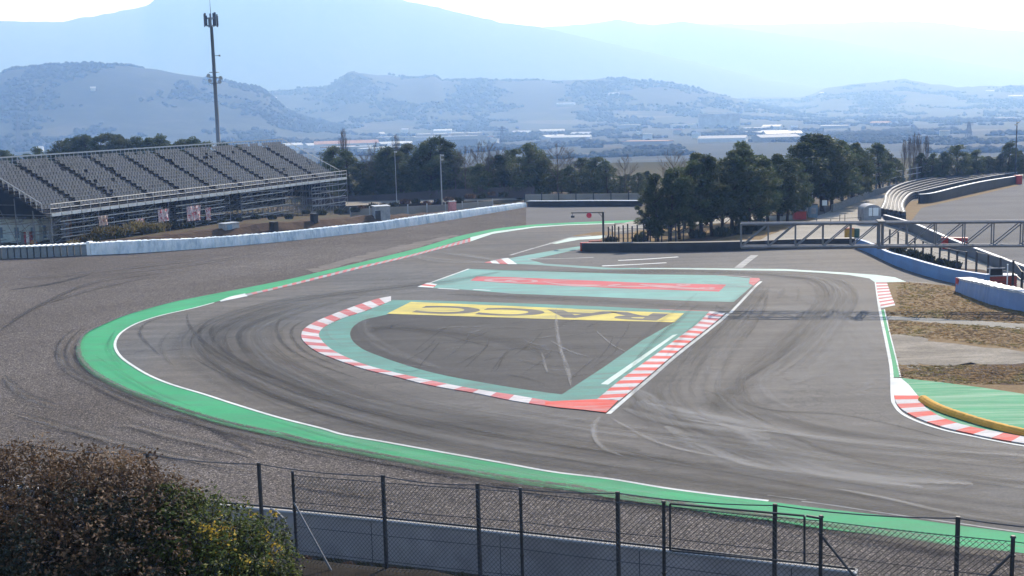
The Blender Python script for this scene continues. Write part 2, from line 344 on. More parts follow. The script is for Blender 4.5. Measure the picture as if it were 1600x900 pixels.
M['canvas'] = simple('grey_canvas', (0.30, 0.31, 0.33), 0.7, 0.3, var=0.3, scale=1.5)
M['cream'] = simple('cream_panel', (0.60, 0.55, 0.36), 0.7, 0.3, var=0.2)
M['ice'] = simple('ice_blue_panel', (0.75, 0.86, 0.90), 0.6, 0.3, var=0.2, scale=0.8, dirt=(0.35, 0.5, 0.55, 1))
M['bark'] = simple('pine_bark', (0.055, 0.042, 0.034), 0.95, 0.1, var=0.3, scale=4)
M['bare'] = simple('bare_twigs', (0.13, 0.105, 0.095), 0.95, 0.1, var=0.2, scale=2)
M['factory_white'] = simple('factory_white_wall', (0.55, 0.56, 0.57), 0.7, 0.3, var=0.1, scale=0.05)
M['factory_grey'] = simple('factory_grey_wall', (0.30, 0.31, 0.33), 0.8, 0.3, var=0.1, scale=0.05)
M['factory_roof'] = simple('factory_roof', (0.42, 0.43, 0.45), 0.5, 0.4, var=0.15, scale=0.05)
M['pale_block'] = simple('pale_block_wall', (0.40, 0.41, 0.42), 0.9, 0.2, var=0.3, scale=0.08)
M['tile'] = simple('clay_tile_roof', (0.36, 0.22, 0.16), 0.9, 0.2, var=0.2, scale=0.1)
M['dusk_wall'] = simple('service_wall', (0.10, 0.085, 0.085), 0.9, 0.2, var=0.15, scale=0.3)
M['beige_wall'] = simple('beige_block_wall', (0.30, 0.28, 0.25), 0.9, 0.2, var=0.15, scale=0.4)

def foliage(name, stops, scale=0.9, trans=0.25):
    m, nt, b = newmat(name, 0.65, 0.25)
    tc = N(nt, 'ShaderNodeTexCoord')
    n1 = noise_tex(nt, scale, 3, 0.6)
    rnd = N(nt, 'ShaderNodeObjectInfo')
    c = ramp(nt, n1, stops)
    c = mix(nt, 0.5, c, ramp(nt, noise_tex(nt, scale * 12, 2, 0.8), [(0.3, (0.5, 0.5, 0.5, 1)), (0.7, (1.5, 1.5, 1.4, 1))]), 'MULTIPLY')
    hs = N(nt, 'ShaderNodeHueSaturation'); nt.links.new(c, hs.inputs['Color'])
    nt.links.new(math_n(nt, 'ADD', math_n(nt, 'MULTIPLY', rnd.outputs['Random'], 0.6), 0.7), hs.inputs['Value'])
    nt.links.new(hs.outputs[0], b.inputs['Base Color'])
    tr = N(nt, 'ShaderNodeBsdfTranslucent'); nt.links.new(hs.outputs[0], tr.inputs[0])
    ms = N(nt, 'ShaderNodeMixShader'); ms.inputs[0].default_value = trans
    out = nt.nodes['Material Output']; nt.links.new(b.outputs[0], ms.inputs[1]); nt.links.new(tr.outputs[0], ms.inputs[2]); nt.links.new(ms.outputs[0], out.inputs[0])
    return m
M['needles'] = foliage('pine_needles', [(0.3, (0.030, 0.050, 0.022, 1)), (0.5, (0.070, 0.095, 0.040, 1)), (0.72, (0.16, 0.16, 0.085, 1))], 0.6, 0.35)
M['leaf_green'] = foliage('green_leaves', [(0.3, (0.05, 0.075, 0.02, 1)), (0.55, (0.12, 0.15, 0.04, 1)), (0.72, (0.22, 0.21, 0.06, 1))], 1.0, 0.3)
M['leaf_yellow'] = foliage('yellow_leaves', [(0.3, (0.42, 0.27, 0.04, 1)), (0.7, (0.50, 0.36, 0.06, 1))], 1.0, 0.45)
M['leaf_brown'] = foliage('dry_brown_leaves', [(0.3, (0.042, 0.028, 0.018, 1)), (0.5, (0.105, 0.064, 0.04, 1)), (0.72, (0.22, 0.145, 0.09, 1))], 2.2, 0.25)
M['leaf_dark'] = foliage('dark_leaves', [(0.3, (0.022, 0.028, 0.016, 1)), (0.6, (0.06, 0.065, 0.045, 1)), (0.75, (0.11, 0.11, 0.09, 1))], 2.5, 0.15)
M['weed'] = foliage('dry_weeds', [(0.3, (0.08, 0.06, 0.035, 1)), (0.55, (0.17, 0.14, 0.06, 1)), (0.75, (0.10, 0.12, 0.04, 1))], 0.5, 0.3)

M['grass_tuft'] = foliage('dry_grass_blades', [(0.3, (0.24, 0.165, 0.09, 1)), (0.5, (0.36, 0.255, 0.15, 1)), (0.62, (0.25, 0.21, 0.09, 1)), (0.8, (0.22, 0.155, 0.09, 1))], 0.35, 0.55)
M['wood_far'] = simple('far_crowns', (0.030, 0.038, 0.026), 0.95, 0.1, var=0.5, scale=0.02)
# ------------------------------------------------------------------ terrain
def ridge(profile, D):
    t = []
    for px, py in profile:
        d = ray(px, py); t.append((math.atan2(d.x, d.y), CAMZ + d.z / math.hypot(d.x, d.y) * D))
    return t
def interp(t, x):
    if x <= t[0][0]: return t[0][1]
    for i in range(1, len(t)):
        if x <= t[i][0]:
            q = (x - t[i - 1][0]) / (t[i][0] - t[i - 1][0]); return t[i - 1][1] * (1 - q) + t[i][1] * q
    return t[-1][1]
RIDGES = [  # (distance, near width, far width, profile in the photograph)
    (2900, 600, 700, [(-80, 125), (0, 117), (15, 108), (50, 104), (100, 103), (150, 101), (200, 104), (240, 110), (270, 115), (330, 122), (370, 132), (400, 139), (415, 144), (450, 175), (520, 195), (600, 205), (1700, 260)]),
    (4100, 950, 900, [(300, 170), (380, 150), (415, 143), (460, 140), (510, 137), (528, 126), (540, 117), (550, 114), (600, 119), (640, 123), (668, 120), (680, 119), (690, 126), (750, 126), (800, 126), (850, 127), (900, 126), (940, 123), (1000, 127), (1050, 131), (1090, 140), (1130, 149), (1180, 163), (1300, 180), (1700, 200)]),
    (5600, 1300, 800, [(600, 190), (900, 165), (1100, 158), (1180, 152), (1250, 153), (1270, 147), (1290, 138), (1340, 131), (1380, 128), (1415, 124), (1440, 130), (1500, 137), (1600, 133), (1700, 138)]),
    (7600, 1500, 1200, [(-100, 40), (0, 32), (50, 33), (100, 34), (120, 28), (160, 22), (200, 14), (230, 8), (240, 1), (255, -18), (340, -45), (430, -60), (520, -52), (600, -14), (630, 0), (680, 10), (740, 25), (790, 36), (840, 41), (900, 55), (1000, 78), (1100, 100), (1200, 125), (1700, 200)]),
    (9600, 1500, 1200, [(600, 60), (760, 40), (800, 38), (850, 42), (900, 38), (940, 34), (965, 29), (1000, 36), (1020, 38), (1065, 32), (1100, 38), (1150, 43), (1200, 50), (1300, 62), (1400, 78), (1500, 96), (1600, 112), (1700, 120)]),
    (11900, 1500, 1000, [(-100, 80), (900, 60), (1060, 36), (1100, 37), (1150, 37), (1200, 38), (1260, 37), (1300, 37), (1350, 34), (1430, 33), (1480, 37), (1550, 46), (1600, 48), (1700, 46)]),
]
RT = [(D, a, b, ridge(p, D)) for D, a, b, p in RIDGES]
DIP = G(520, 334, -1.6); DIP = Vector((DIP.x, DIP.y, 0))
def tz(x, y):
    r = math.hypot(x, y); be = math.atan2(x, y)
    z = -30 * sstep(285, 640, r) - 6 * sstep(900, 2000, r)
    d2 = ((x - DIP.x) ** 2 + (y - DIP.y) ** 2); z -= 1.6 * math.exp(-d2 / (15 ** 2))
    if r < 700: return z
    hs = z
    for D, wn, wf, t in RT:
        q = (r - D) / (wn if r < D else wf)
        if abs(q) > 2.4: continue
        zt = interp(t, be); k = math.exp(-q * q * 1.2)
        if D < 6000: k = k * (1 + 0.25 * (1 - k) * noise.noise(Vector((x / 500, y / 500, D))))
        else: k = k * (1 + 0.55 * (1 - k) * noise.noise(Vector((x / 900, y / 900, D))))
        hh = z + (zt - z) * k
        hs = max(hs, hh)
    if 900 < r:
        lift = sstep(5, 60, hs - z)
        hs += lift * (7.0 if r < 6500 else 9) * noise.noise(Vector((x / 60, y / 60, 3))) * min(1, r / 4000)
        hs += 2.5 * noise.noise(Vector((x / 300, y / 300, 9))) * (1 - lift)
    return hs
radii = [3.0]
while radii[-1] < 13200:
    r = radii[-1]
    radii.append(r * (1.09 if r < 120 else 1.025 if r < 320 else 1.05 if r < 900 else 1.025 if r < 1500 else 1.013 if r < 6200 else 1.04))
bear = []
a = -180.0
while a < 180 - 1e-6:
    bear.append(R(a)); a += 0.22 if -27 <= a < 27 else 4.5
verts = []; faces = []
nb = len(bear)
for r in radii:
    for be in bear:
        x, y = math.sin(be) * r, math.cos(be) * r
        verts.append((x, y, tz(x, y) - 0.0))
for i in range(len(radii) - 1):
    for k in range(nb):
        a0 = i * nb + k; a1 = i * nb + (k + 1) % nb
        faces.append((a0, a0 + nb, a1 + nb, a1))
c0 = len(verts); verts.append((0, 0, 0))
for k in range(nb): faces.append((c0, k, (k + 1) % nb))
me = bpy.data.meshes.new('ground'); me.from_pydata(verts, [], faces); me.materials.append(M['soil'])
me.polygons.foreach_set('use_smooth', [True] * len(me.polygons)); me.update()
o = bpy.data.objects.new('ground', me); C.objects.link(o); struct(o)

# ------------------------------------------------------------------ haze
hm = bpy.data.materials.new('haze_air'); hm.use_nodes = True; hn = hm.node_tree
hn.nodes.remove(hn.nodes['Principled BSDF']); pv = hn.nodes.new('ShaderNodeVolumePrincipled')
pv.inputs['Color'].default_value = (0.28, 0.50, 1.0, 1); pv.inputs['Absorption Color'].default_value = (1, 1, 1, 1); pv.inputs['Density'].default_value = HAZE_DENSITY
pv.inputs['Anisotropy'].default_value = 0.25
hn.links.new(pv.outputs[0], hn.nodes['Material Output'].inputs['Volume'])
mb = MB(); mb.box((0, 0, -60), (28400, 28400, 1120)); o = mb.build('haze', hm)
o['kind'] = 'stuff'; o['label'] = 'pale blue haze over the valley and mountains'; o['category'] = 'haze'

# ------------------------------------------------------------------ flat sheets
def sheet(name, pix, z, mat, world=False, kind='structure', sub=5, sm=True, rag=0.0):
    p = [G(*q) for q in pix] if not world else [Vector(q) for q in pix]
    if sm: p = smooth(p, sub, True)
    if rag:
        q_ = []
        for i in range(len(p)):
            a, b = p[i], p[(i + 1) % len(p)]; k = max(1, int((b - a).length / 0.5))
            if a.x > 60 or b.x > 60: k = 1
            for t in range(k):
                c = a.lerp(b, t / k); q_.append(c + Vector((noise.noise(c * 0.7), noise.noise(c * 0.7 + Vector((9, 9, 9))), 0)) * rag + Vector((noise.noise(c * 2.3), noise.noise(c * 2.3 + Vector((5, 5, 5))), 0)) * rag * 0.5)
        p = q_
    p = [Vector((q.x, q.y, z)) for q in p]
    tr = tessellate_polygon([p])
    me = bpy.data.meshes.new(name); me.from_pydata([tuple(q) for q in p], [], [tuple(t) for t in tr]); me.materials.append(mat); me.update()
    for pl in me.polygons:
        if pl.normal.z < 0: pl.flip()
    me.update()
    o = bpy.data.objects.new(name, me); C.objects.link(o); o['kind'] = kind; return o
def band(name, A, B, z, mat, n=160, thick=0.0, kind='structure', mats=None, pattern=None):
    A = resample(A, n); B = resample(B, n); m = MB()
    for i in range(n - 1):
        mi = pattern(i) if pattern else 0
        a, b, c, d = A[i], A[i + 1], B[i + 1], B[i]
        up = lambda q: (q.x, q.y, z); dn = lambda q: (q.x, q.y, 0.0)
        m.quad(up(a), up(b), up(c), up(d), mi)
        if thick:
            m.quad(dn(a), dn(b), up(b), up(a), mi); m.quad(up(d), up(c), dn(c), dn(d), mi)
    o = m.build(name, mats or mat); o['kind'] = kind
    return o
def ribbon(name, pix, width, z, mat, world=False, kind='structure', end=True, sub=6):
    p = GP(pix, sub) if not world else pix
    L = 0; v = []; f = []; uv = []
    n = len(p)
    for i in range(n):
        d = (p[min(i + 1, n - 1)] - p[max(i - 1, 0)]); d.z = 0; d.normalize(); s = Vector((-d.y, d.x, 0))
        wd = width(i / (n - 1)) if callable(width) else width
        if end: wd *= min(1, 0.15 + 4 * min(i, n - 1 - i) / (n - 1))
        if i: L += (p[i] - p[i - 1]).length
        v += [(p[i].x + s.x * wd / 2, p[i].y + s.y * wd / 2, z), (p[i].x - s.x * wd / 2, p[i].y - s.y * wd / 2, z)]
        uv += [(L, 0), (L, 1)]
    for i in range(n - 1): f.append((2 * i, 2 * i + 1, 2 * i + 3, 2 * i + 2))
    me = bpy.data.meshes.new(name); me.from_pydata(v, [], f); me.materials.append(mat)
    ul = me.uv_layers.new(name='UVMap'); off = random.random() * 100
    for lp in me.loops: ul.data[lp.index].uv = (uv[lp.vertex_index][0] + off, uv[lp.vertex_index][1])
    me.update()
    for pl in me.polygons:
        if pl.normal.z < 0: pl.flip()
    o = bpy.data.objects.new(name, me); C.objects.link(o); o['kind'] = kind; return o

g_out = [(1760, 884), (1600, 864.7), (1490, 852.9), (1390, 838.4), (1285, 826.6), (1200, 813.5), (1117, 803), (1035, 789.5), (963, 780), (897, 767.5), (815, 757), (717, 740), (655, 728.7), (595, 717.5), (530, 705), (480, 695), (433, 683), (350, 665), (283, 645), (233, 628), (187, 610), (150, 590), (127, 570), (119, 553), (121, 536.7), (133, 521.7), (160, 508), (200, 491.7), (267, 473), (317, 462.7), (383, 450), (450, 436.7), (500, 425), (560, 411), (610, 398.7), (660, 386), (710, 371), (747, 362.5), (785, 356), (835, 351), (885, 348), (960, 345), (1010, 343.5), (1100, 341), (1250, 338)]
g_in = [(1760, 856), (1600, 834.5), (1495, 821), (1390, 807), (1285, 795), (1200, 784), (1117, 774.4), (1035, 763.4), (952, 749.6), (862, 738.5), (780, 723.7), (680, 706), (605, 692.5), (535, 680), (500, 670), (433, 653), (367, 633), (317, 616.7), (267, 601.7), (233, 588), (207, 573), (187, 558), (178, 543), (180, 530), (190, 518), (213, 505), (250, 493), (300, 481.7), (333, 473), (383, 459.5), (440, 447), (500, 431), (560, 416.5), (635, 399.5), (685, 386), (735, 371), (772, 362), (835, 354), (885, 351), (960, 348.7), (1010, 347), (1100, 344), (1250, 341)]
gravel_far = [(1000, 321.5), (822, 323), (760, 333), (700, 344), (640, 353), (560, 363), (460, 375), (380, 383), (300, 390), (220, 395), (140, 399), (0, 405), (-160, 412)]
# gravel bed: from the far barrier round to the near wall
wallb = [(1700, 1030), (1337, 972), (1037, 933), (747, 897.5), (605, 881), (467, 866), (200, 838), (0, 818), (-160, 802)]
sheet('gravel', gravel_far[::1] + wallb[::-1] + [(1900, 1040), (1850, 900), (1100, 600), (900, 360)], 0.004, M['gravel'], sm=False)
sheet('apron_verge', [(1000, 322), (1000, 344), (900, 348), (822, 352), (822, 323)], 0.006, M['trap_gravel'], sm=False)
# asphalt of the circuit
asp = g_out + [(1250, 326), (1340, 318), (1500, 300), (1900, 300), (2100, 420), (2200, 900)]
sheet('asphalt', asp, 0.008, M['asphalt'], sm=False)
LEFT = [G(*p) for p in g_out]
band('green_runoff', GP(g_out), GP(g_in), 0.012, M['green'], 260)
# white edge line, worn away towards the right
def offset_line(pix, wd, z, name, mat, side=1):
    p = GP(pix); n = len(p); A = []; B = []
    for i in range(n):
        d = p[min(i + 1, n - 1)] - p[max(i - 1, 0)]; d.normalize(); s = Vector((-d.y, d.x, 0)) * side
        A.append(p[i]); B.append(p[i] + s * wd)
    m = MB()
    for i in range(n - 1): m.quad((A[i].x, A[i].y, z), (A[i + 1].x, A[i + 1].y, z), (B[i + 1].x, B[i + 1].y, z), (B[i].x, B[i].y, z))
    o = m.build(name, mat); o['kind'] = 'structure'; return o
gi_line = [p for p in g_in if p[0] <= 1250 and not (p[0] > 333 and p[1] < 480)]
offset_line(gi_line, 0.16, 0.016, 'white_line', M['white'], -1)
offset_line([(1253, 783), (1300, 789), (1390, 802.5), (1495, 817), (1600, 832), (1700, 845)], 0.12, 0.016, 'white_line', M['white_worn'], -1)
offset_line([(1200, 773.5), (1235, 778), (1260, 781)], 0.12, 0.016, 'white_line', M['white_worn'], -1)
offset_line([p for p in g_in if 178 <= p[0] <= 862 and p[1] > 540], 0.10, 0.015, 'painted_kerb_shadow', simple('painted_kerb_shadow', (0.02, 0.14, 0.07)), 1)  # kerb's shadow painted as a dark line along the band's inner edge
# far outer kerb, red and white
def kerb(name, outer, inner, n, z, mats, pattern, thick=True, per=4):
    A = GP(outer); B = GP(inner)
    return band(name, A, B, z, None, n * per + 1, thick, 'structure', mats, lambda i: pattern(i // per))
kerb('kerb', [(383, 460), (440, 447), (500, 432), (560, 417), (635, 400), (685, 386.5), (735, 372.5)], [(387, 462.5), (440, 450), (500, 435.5), (560, 420.5), (635, 403), (685, 390), (735, 378)], 60, 0.03, [M['white_worn'], M['pink']], lambda i: i % 2)
kerb('kerb', [(343, 470.5), (360, 464), (383, 459)], [(345, 471.5), (362, 468), (387, 463)], 3, 0.03, [M['white']], lambda i: 0)
sheet('kerb_tail', [(735, 371), (772, 362), (835, 354), (885, 351), (960, 348.7), (960, 349.6), (885, 352.1), (835, 355.8), (770, 365.5), (735, 377.5)], 0.018, M['white_mint'], sm=False)
# dry pale strip beside the far green band
sheet('pale_dirt_strip', [(500, 424), (560, 409), (640, 390), (712, 369.5), (700, 369), (650, 379), (560, 400), (500, 416), (480, 422)], 0.007, M['brown_grit'], rag=0.8)

# --- hairpin infield
k_out = [(611, 463.6), (584.5, 469), (541, 483.8), (498, 501), (477.6, 512.7), (471, 522.8), (474.7, 534.4), (495, 550), (526.7, 563), (570, 577.7), (613, 588), (656.8, 599.4), (700, 608), (743.5, 615.3), (801, 627), (860, 636)]
k_in = [(611, 470.8), (570, 486.7), (535, 498), (509, 510), (499, 520), (500.7, 530), (515, 544.5), (538, 557.5), (570, 570.5), (613, 582), (671, 595), (729, 606.6), (801, 618), (860, 628)]
t_in = [(642, 472.5), (625, 482), (604.7, 491.5), (570, 499.7), (552.7, 510), (547, 521), (551, 533), (567, 546), (599, 559), (642, 573.4), (685.7, 585), (729, 593.6), (786.8, 603.8), (840, 612), (878, 616.8)]
sheet('infield_asphalt', [(604.7, 489), (570, 499), (552.7, 509.5), (547, 521), (551, 533), (567, 546), (599, 559), (642, 573.4), (685.7, 585), (729, 593.6), (786.8, 603.8), (840, 612), (880, 617.2), (944.5, 573.4), (1002, 533), (1050, 506), (1054, 503)], 0.012, M['asphalt_dark'], sm=False)
band('teal_runoff', GP([(613, 469.2), (570, 485.5), (535, 497.5), (509, 510), (499, 520), (500.7, 530), (515, 544.5), (538, 557.5), (570, 570.5), (613, 582), (671, 595), (729, 606.6), (801, 618), (860, 628), (905, 632)]), GP(t_in), 0.016, M['teal'], 140)
sheet('teal_runoff', [(860, 628), (933, 625), (973, 592), (1031, 550), (1089, 507), (1109, 486.7), (1060, 484.8), (1002, 482.4), (915, 478), (800, 473.7), (700, 470.5), (613, 469), (611, 476), (640, 473), (800, 479.5), (915, 484.5), (1068, 490.5), (1054, 504), (1046, 508), (1002, 533), (944.5, 573.4), (878, 616.8), (840, 612)], 0.0165, M['teal'], sm=False)
sheet('yellow_runoff', [(642, 472), (800, 478.6), (915.6, 483.8), (1068.8, 490), (1054, 504), (1016.8, 503), (915.6, 500.6), (800, 497), (604.7, 490.5)], 0.021, M['yellow'], sm=False)
kerb('kerb', k_out, k_in, 34, 0.045, [M['pink'], M['kerb_white']], lambda i: 0 if (i % 2 and i > 0) else 1)
offset_line(k_out[1:-1], 0.10, 0.02, 'white_line', M['white_worn'], 1)
rk_out = [(973, 622.5), (1014, 587.9), (1060, 548.8), (1103, 515.6), (1121, 501), (1133, 490)]
rk_in = [(933, 625), (973, 592), (1031, 550), (1060, 528.5), (1089, 507), (1109, 487)]
kerb('kerb', [(966, 627)] + rk_out, rk_in[:1] + rk_in, 33, 0.045, [M['kerb_white'], M['red']], lambda i: (i % 2) if i < 24 else (2 if i % 2 else 0)).data.materials.append(M['pink'])
sheet('red_kerb_end', [(852, 627.5), (858, 628.6), (933, 624.9), (966, 627), (947, 646), (910, 641.5), (872, 638), (852, 635)], 0.05, M['red'], sm=False)
offset_line([(947, 647), (973, 624.5), (1014, 590), (1060, 551), (1103, 517.5), (1125, 500), (1137, 489), (1141, 486.7), (1176, 450), (1187, 440)], 0.22, 0.02, 'white_line', M['white'], -1)
sheet('white_bar', [(1058.7, 522.8), (1051, 524), (938.7, 600.8), (950, 601.7)], 0.024, M['white_mint'], sm=False)
# racing club letters painted on the yellow, read from the far side
def word(name, txt, quad, z, mat, extr=None):
    cu = bpy.data.curves.new(name, 'FONT'); cu.body = txt; cu.size = 1.0; cu.offset = 0.035
    o = bpy.data.objects.new(name + '_tmp', cu); C.objects.link(o)
    dg = bpy.context.evaluated_depsgraph_get(); me = bpy.data.meshes.new_from_object(o.evaluated_get(dg))
    bpy.data.objects.remove(o)
    xs = [v.co.x for v in me.vertices]; ys = [v.co.y for v in me.vertices]
    x0, x1, y0, y1 = min(xs), max(xs), min(ys), max(ys)
    q = [G(*p) for p in quad]
    for v in me.vertices:
        u = (v.co.x - x0) / (x1 - x0); t = (v.co.y - y0) / (y1 - y0)
        p = q[0] * (1 - u) * (1 - t) + q[1] * u * (1 - t) + q[2] * u * t + q[3] * (1 - u) * t
        v.co = (p.x, p.y, z)
    me.materials.clear(); me.materials.append(mat); me.update()
    for pl in me.polygons:
        if pl.normal.z < 0: pl.flip()
    o = bpy.data.objects.new(name, me); C.objects.link(o); o['kind'] = 'structure'; return o
word('painted_letters', 'RACC', [(1046, 490.5), (668, 477.5), (640, 489.3), (1026, 501.5)], 0.026, M['letter'])

# --- far teal field with the faded crimson emblem strip
sheet('teal_field', [(730, 420.5), (800, 422.5), (1002, 428.9), (1117.9, 430), (1172, 435), (1176, 446), (1146.8, 472), (1089, 470.8), (944, 464.5), (800, 459), (715, 452), (660, 449.5), (652.5, 448.7)], 0.012, M['teal_far'], sm=False)
sheet('crimson_strip', [(745, 432), (800, 433.5), (1002, 442), (1135, 445), (1123.7, 455.8), (962, 450.5), (800, 443), (735, 438.5)], 0.017, M['red_far'], sm=False)
pale_red = paint('pale_crimson_paint', (0.42, 0.26, 0.26, 1), (0.36, 0.14, 0.15, 1), 0.7, 0.6)
def ring(cx, cy, rx, ry, wd, z, mat, a0=0, a1=360):
    pts = [(cx + rx * math.cos(R(a)), cy + ry * math.sin(R(a))) for a in [a0 + (a1 - a0) * i / 24 for i in range(25)]]
    pin = [(cx + (rx - wd) * math.cos(R(a)), cy + (ry - wd * 0.11) * math.sin(R(a))) for a in [a0 + (a1 - a0) * i / 24 for i in range(25)]]
    band('painted_emblem', [G(*p) for p in pts], [G(*p) for p in pin], z, mat, 40)
ring(792, 438, 36, 3.2, 12, 0.021, pale_red, 60, 330); ring(815, 439.5, 26, 2.8, 9, 0.0225, pale_red)
sheet('painted_emblem', [(848, 440), (880, 444), (940, 446), (900, 448), (866, 444)], 0.024, pale_red)
ring(985, 446.5, 36, 2.6, 12, 0.021, pale_red, -60, 240); ring(1068, 445.5, 12, 1.3, 8, 0.0225, pale_red)
ring(1105, 450.5, 13, 1.6, 8, 0.0225, pale_red); sheet('painted_emblem', [(1020, 445), (1085, 450), (1120, 453), (1060, 451.5), (1010, 447.5)], 0.0255, pale_red)
kerb('kerb', [(652.5, 448.7), (668, 442.5)], [(676, 450.4), (683, 444.8)], 3, 0.04, [M['white'], M['red']], lambda i: i % 2)
offset_line([(668, 443), (700, 431.5), (731, 420.3)], 0.2, 0.02, 'white_line', M['white'], -1)
offset_line([(683, 451), (716, 453)], 0.25, 0.02, 'white_line', M['white'], 1)
offset_line([(738, 453), (765, 454.5)], 0.25, 0.02, 'white_line', M['white'], 1)
sheet('kerb', [(1172, 434.7), (1186, 434.9), (1188, 438), (1177, 447), (1170, 443)], 0.03, M['pink'], sm=False)
offset_line([(1120, 431), (1150, 432), (1173, 434)], 0.25, 0.02, 'white_line', M['white_worn'], 1)
offset_line([(1030, 484), (1070, 485.6), (1109, 486.9)], 0.16, 0.02, 'white_line', M['pink'], 1)
# --- island beyond: kerb point, teal strips
sheet('teal_field', [(792, 404.5), (872, 390), (915, 383.7), (925, 381), (925, 386), (897, 391.3), (840, 403.5), (828, 406), (850, 412), (960, 419), (1060, 418.8), (1220, 420.4), (1220, 422), (1060, 420.6), (940, 421), (846, 414.5), (805, 412.5)], 0.012, M['teal_far'], sm=False)
kerb('kerb', [(757, 410.3), (785, 404.5), (794, 403.5)], [(757.5, 410.9), (790, 413), (808, 413)], 4, 0.03, [M['pink'], M['white']], lambda i: i % 2)
offset_line([(800, 399), (835, 388.5), (872, 378), (893, 371.5), (925, 368)], 0.35, 0.016, 'white_line', M['white_worn'], 1)
sheet('teal_strip', [(857, 380.5), (885, 372.5), (945, 367.5), (945, 372.5), (905, 374.5), (870, 381)], 0.0125, M['white_mint'], sm=False)
sheet('grass_wedge', [(893, 368.5), (930, 362.5), (960, 361.5), (960, 367), (905, 369.5)], 0.014, M['dry_grass'], sm=False)
offset_line([(825, 404.5), (870, 404), (927, 402)], 0.35, 0.016, 'white_line', M['white_worn'], -1)
offset_line([(965, 406.8), (1010, 404.5), (1058, 401.2)], 0.42, 0.016, 'white_line', M['white'], -1)
offset_line([(940, 415.3), (990, 413), (1040, 410.3)], 0.42, 0.016, 'white_line', M['white'], -1)
offset_line([(1160, 419), (1172, 409), (1185, 399)], 0.7, 0.016, 'white_line', M['white_worn'], 1)
# white sweep leading to the right hand kerb
sheet('white_sweep', [(1140, 419.8), (1226, 420.6), (1312.5, 425.6), (1370, 429.8), (1398.8, 433.6), (1416, 440.5), (1384.4, 441.3), (1367, 441.3), (1358.5, 435.3), (1326.9, 429.9), (1283.8, 426.4), (1226, 423.4), (1140, 422.2), (1000, 420), (1000, 419.2)], 0.014, M['white_mint'], sm=False)

# --- right hand side: grass, path, dirt, green
sheet('grass_field', [(1384, 441), (1418, 441), (1500, 446), (1760, 470), (1800, 640), (1700, 632), (1600, 617), (1540, 606.7), (1473, 598), (1412, 591), (1398, 560), (1388, 520), (1382, 484)], 0.012, M['dry_grass'], sm=False)
sheet('green_runoff', [(1408, 591), (1473, 598), (1540, 606.7), (1600, 616), (1760, 640), (1800, 720), (1700, 700), (1600, 690), (1506, 668), (1440, 640), (1420, 604)], 0.016, M['green_right'], sm=False)
sheet('path', [(1386, 494), (1440, 497), (1520, 501), (1600, 506.7), (1760, 517), (1760, 528), (1600, 516), (1520, 508.5), (1440, 503.5), (1388, 500)], 0.017, M['concrete_road'], sm=False, rag=0.35)
sheet('pale_dirt_patch', [(1391, 524), (1430, 527), (1473, 534), (1540, 543), (1600, 548), (1740, 560), (1740, 572), (1660, 569), (1600, 566), (1560, 571), (1523, 566), (1480, 573), (1433, 566.7), (1440, 573), (1405, 573), (1396, 550)], 0.018, M['pale_dirt'], sub=3, rag=0.9)
sheet('brown_earth_patch', [(1420, 574), (1470, 568), (1523, 568), (1600, 568), (1760, 575), (1760, 625), (1600, 605), (1540, 596), (1460, 590), (1410, 586)], 0.015, M['brown_earth'], sub=3, rag=1.3)
sheet('brown_earth_patch', [(1480, 487), (1540, 488), (1700, 492), (1700, 503), (1600, 502.5), (1540, 497.5), (1470, 493)], 0.0155, M['brown_earth'], sub=3, rag=1.0)
rl = [(1366.7, 441.7), (1373, 486.7), (1383, 536.7), (1390, 576.7), (1391.7, 620), (1395, 633), (1406.7, 646.7), (1433, 660), (1473, 673), (1513, 681.7), (1553, 690), (1600, 698.3), (1700, 713)]
offset_line(rl, 0.17, 0.022, 'white_line', M['white'], 1)
kerb('kerb', [(1368.6, 442), (1372, 464), (1377, 482)], [(1385.8, 442), (1392, 460), (1398.8, 477.6)], 16, 0.03, [M['pink'], M['white']], lambda i: i % 2)
sheet('mint_strip', [(1377, 485), (1382, 483.5), (1390, 520), (1400, 560), (1406.7, 590), (1395, 590), (1390, 565), (1384, 530)], 0.02, M['green'], sm=False)
offset_line([(1381, 483.5), (1389, 520), (1399, 560), (1406, 590)], 0.07, 0.024, 'white_line', M['white'], 1)
sheet('white_kerb_start', [(1393, 591.7), (1408, 591.7), (1420, 601.7), (1434, 619), (1398, 620)], 0.03, M['white'], sm=False)
kerb('kerb', [(1397, 619.5), (1401, 632), (1412, 643), (1437, 656), (1474, 669), (1513, 678), (1553, 686.5), (1600, 694.5), (1680, 707)], [(1434.5, 619.5), (1441, 632), (1450, 641), (1473, 654), (1506.7, 665.7), (1556.7, 676), (1600, 684), (1680, 698)], 14, 0.055, [M['red'], M['kerb_white']], lambda i: i % 2)
# raised ochre sausage kerb
sp = [G(*p) for p in [(1438, 622.5), (1450, 632), (1473, 643.5), (1506, 655), (1546, 667), (1600, 680), (1680, 694)]]; sp = smooth(sp, 14)
m = MB(); n = len(sp)
for i in range(n - 1):
    def prof(i):
        d = (sp[min(i + 1, n - 1)] - sp[max(i - 1, 0)]).normalized(); s = Vector((-d.y, d.x, 0)); k = min(1, 0.25 + i / 10) * (0.95 if i % 5 == 4 else 1)
        return [sp[i] + s * (x * 0.26 * k) + Vector((0, 0, 0.05 + 0.24 * k * h)) for x, h in ((-1, 0), (-0.8, 0.55), (-0.4, 0.92), (0, 1), (0.4, 0.92), (0.8, 0.55), (1, 0))]
    a, b = prof(i), prof(i + 1)
    for k in range(6): m.quad(a[k], a[k + 1], b[k + 1], b[k])
    if i == 0: m.v += [tuple(q) for q in a]; m.f.append(tuple(range(len(m.v) - 7, len(m.v)))); m.m.append(0)
o = m.build('sausage_kerb', M['sausage']); tag(o, 'raised ochre sausage kerb behind the red and white kerb at right', 'kerb')

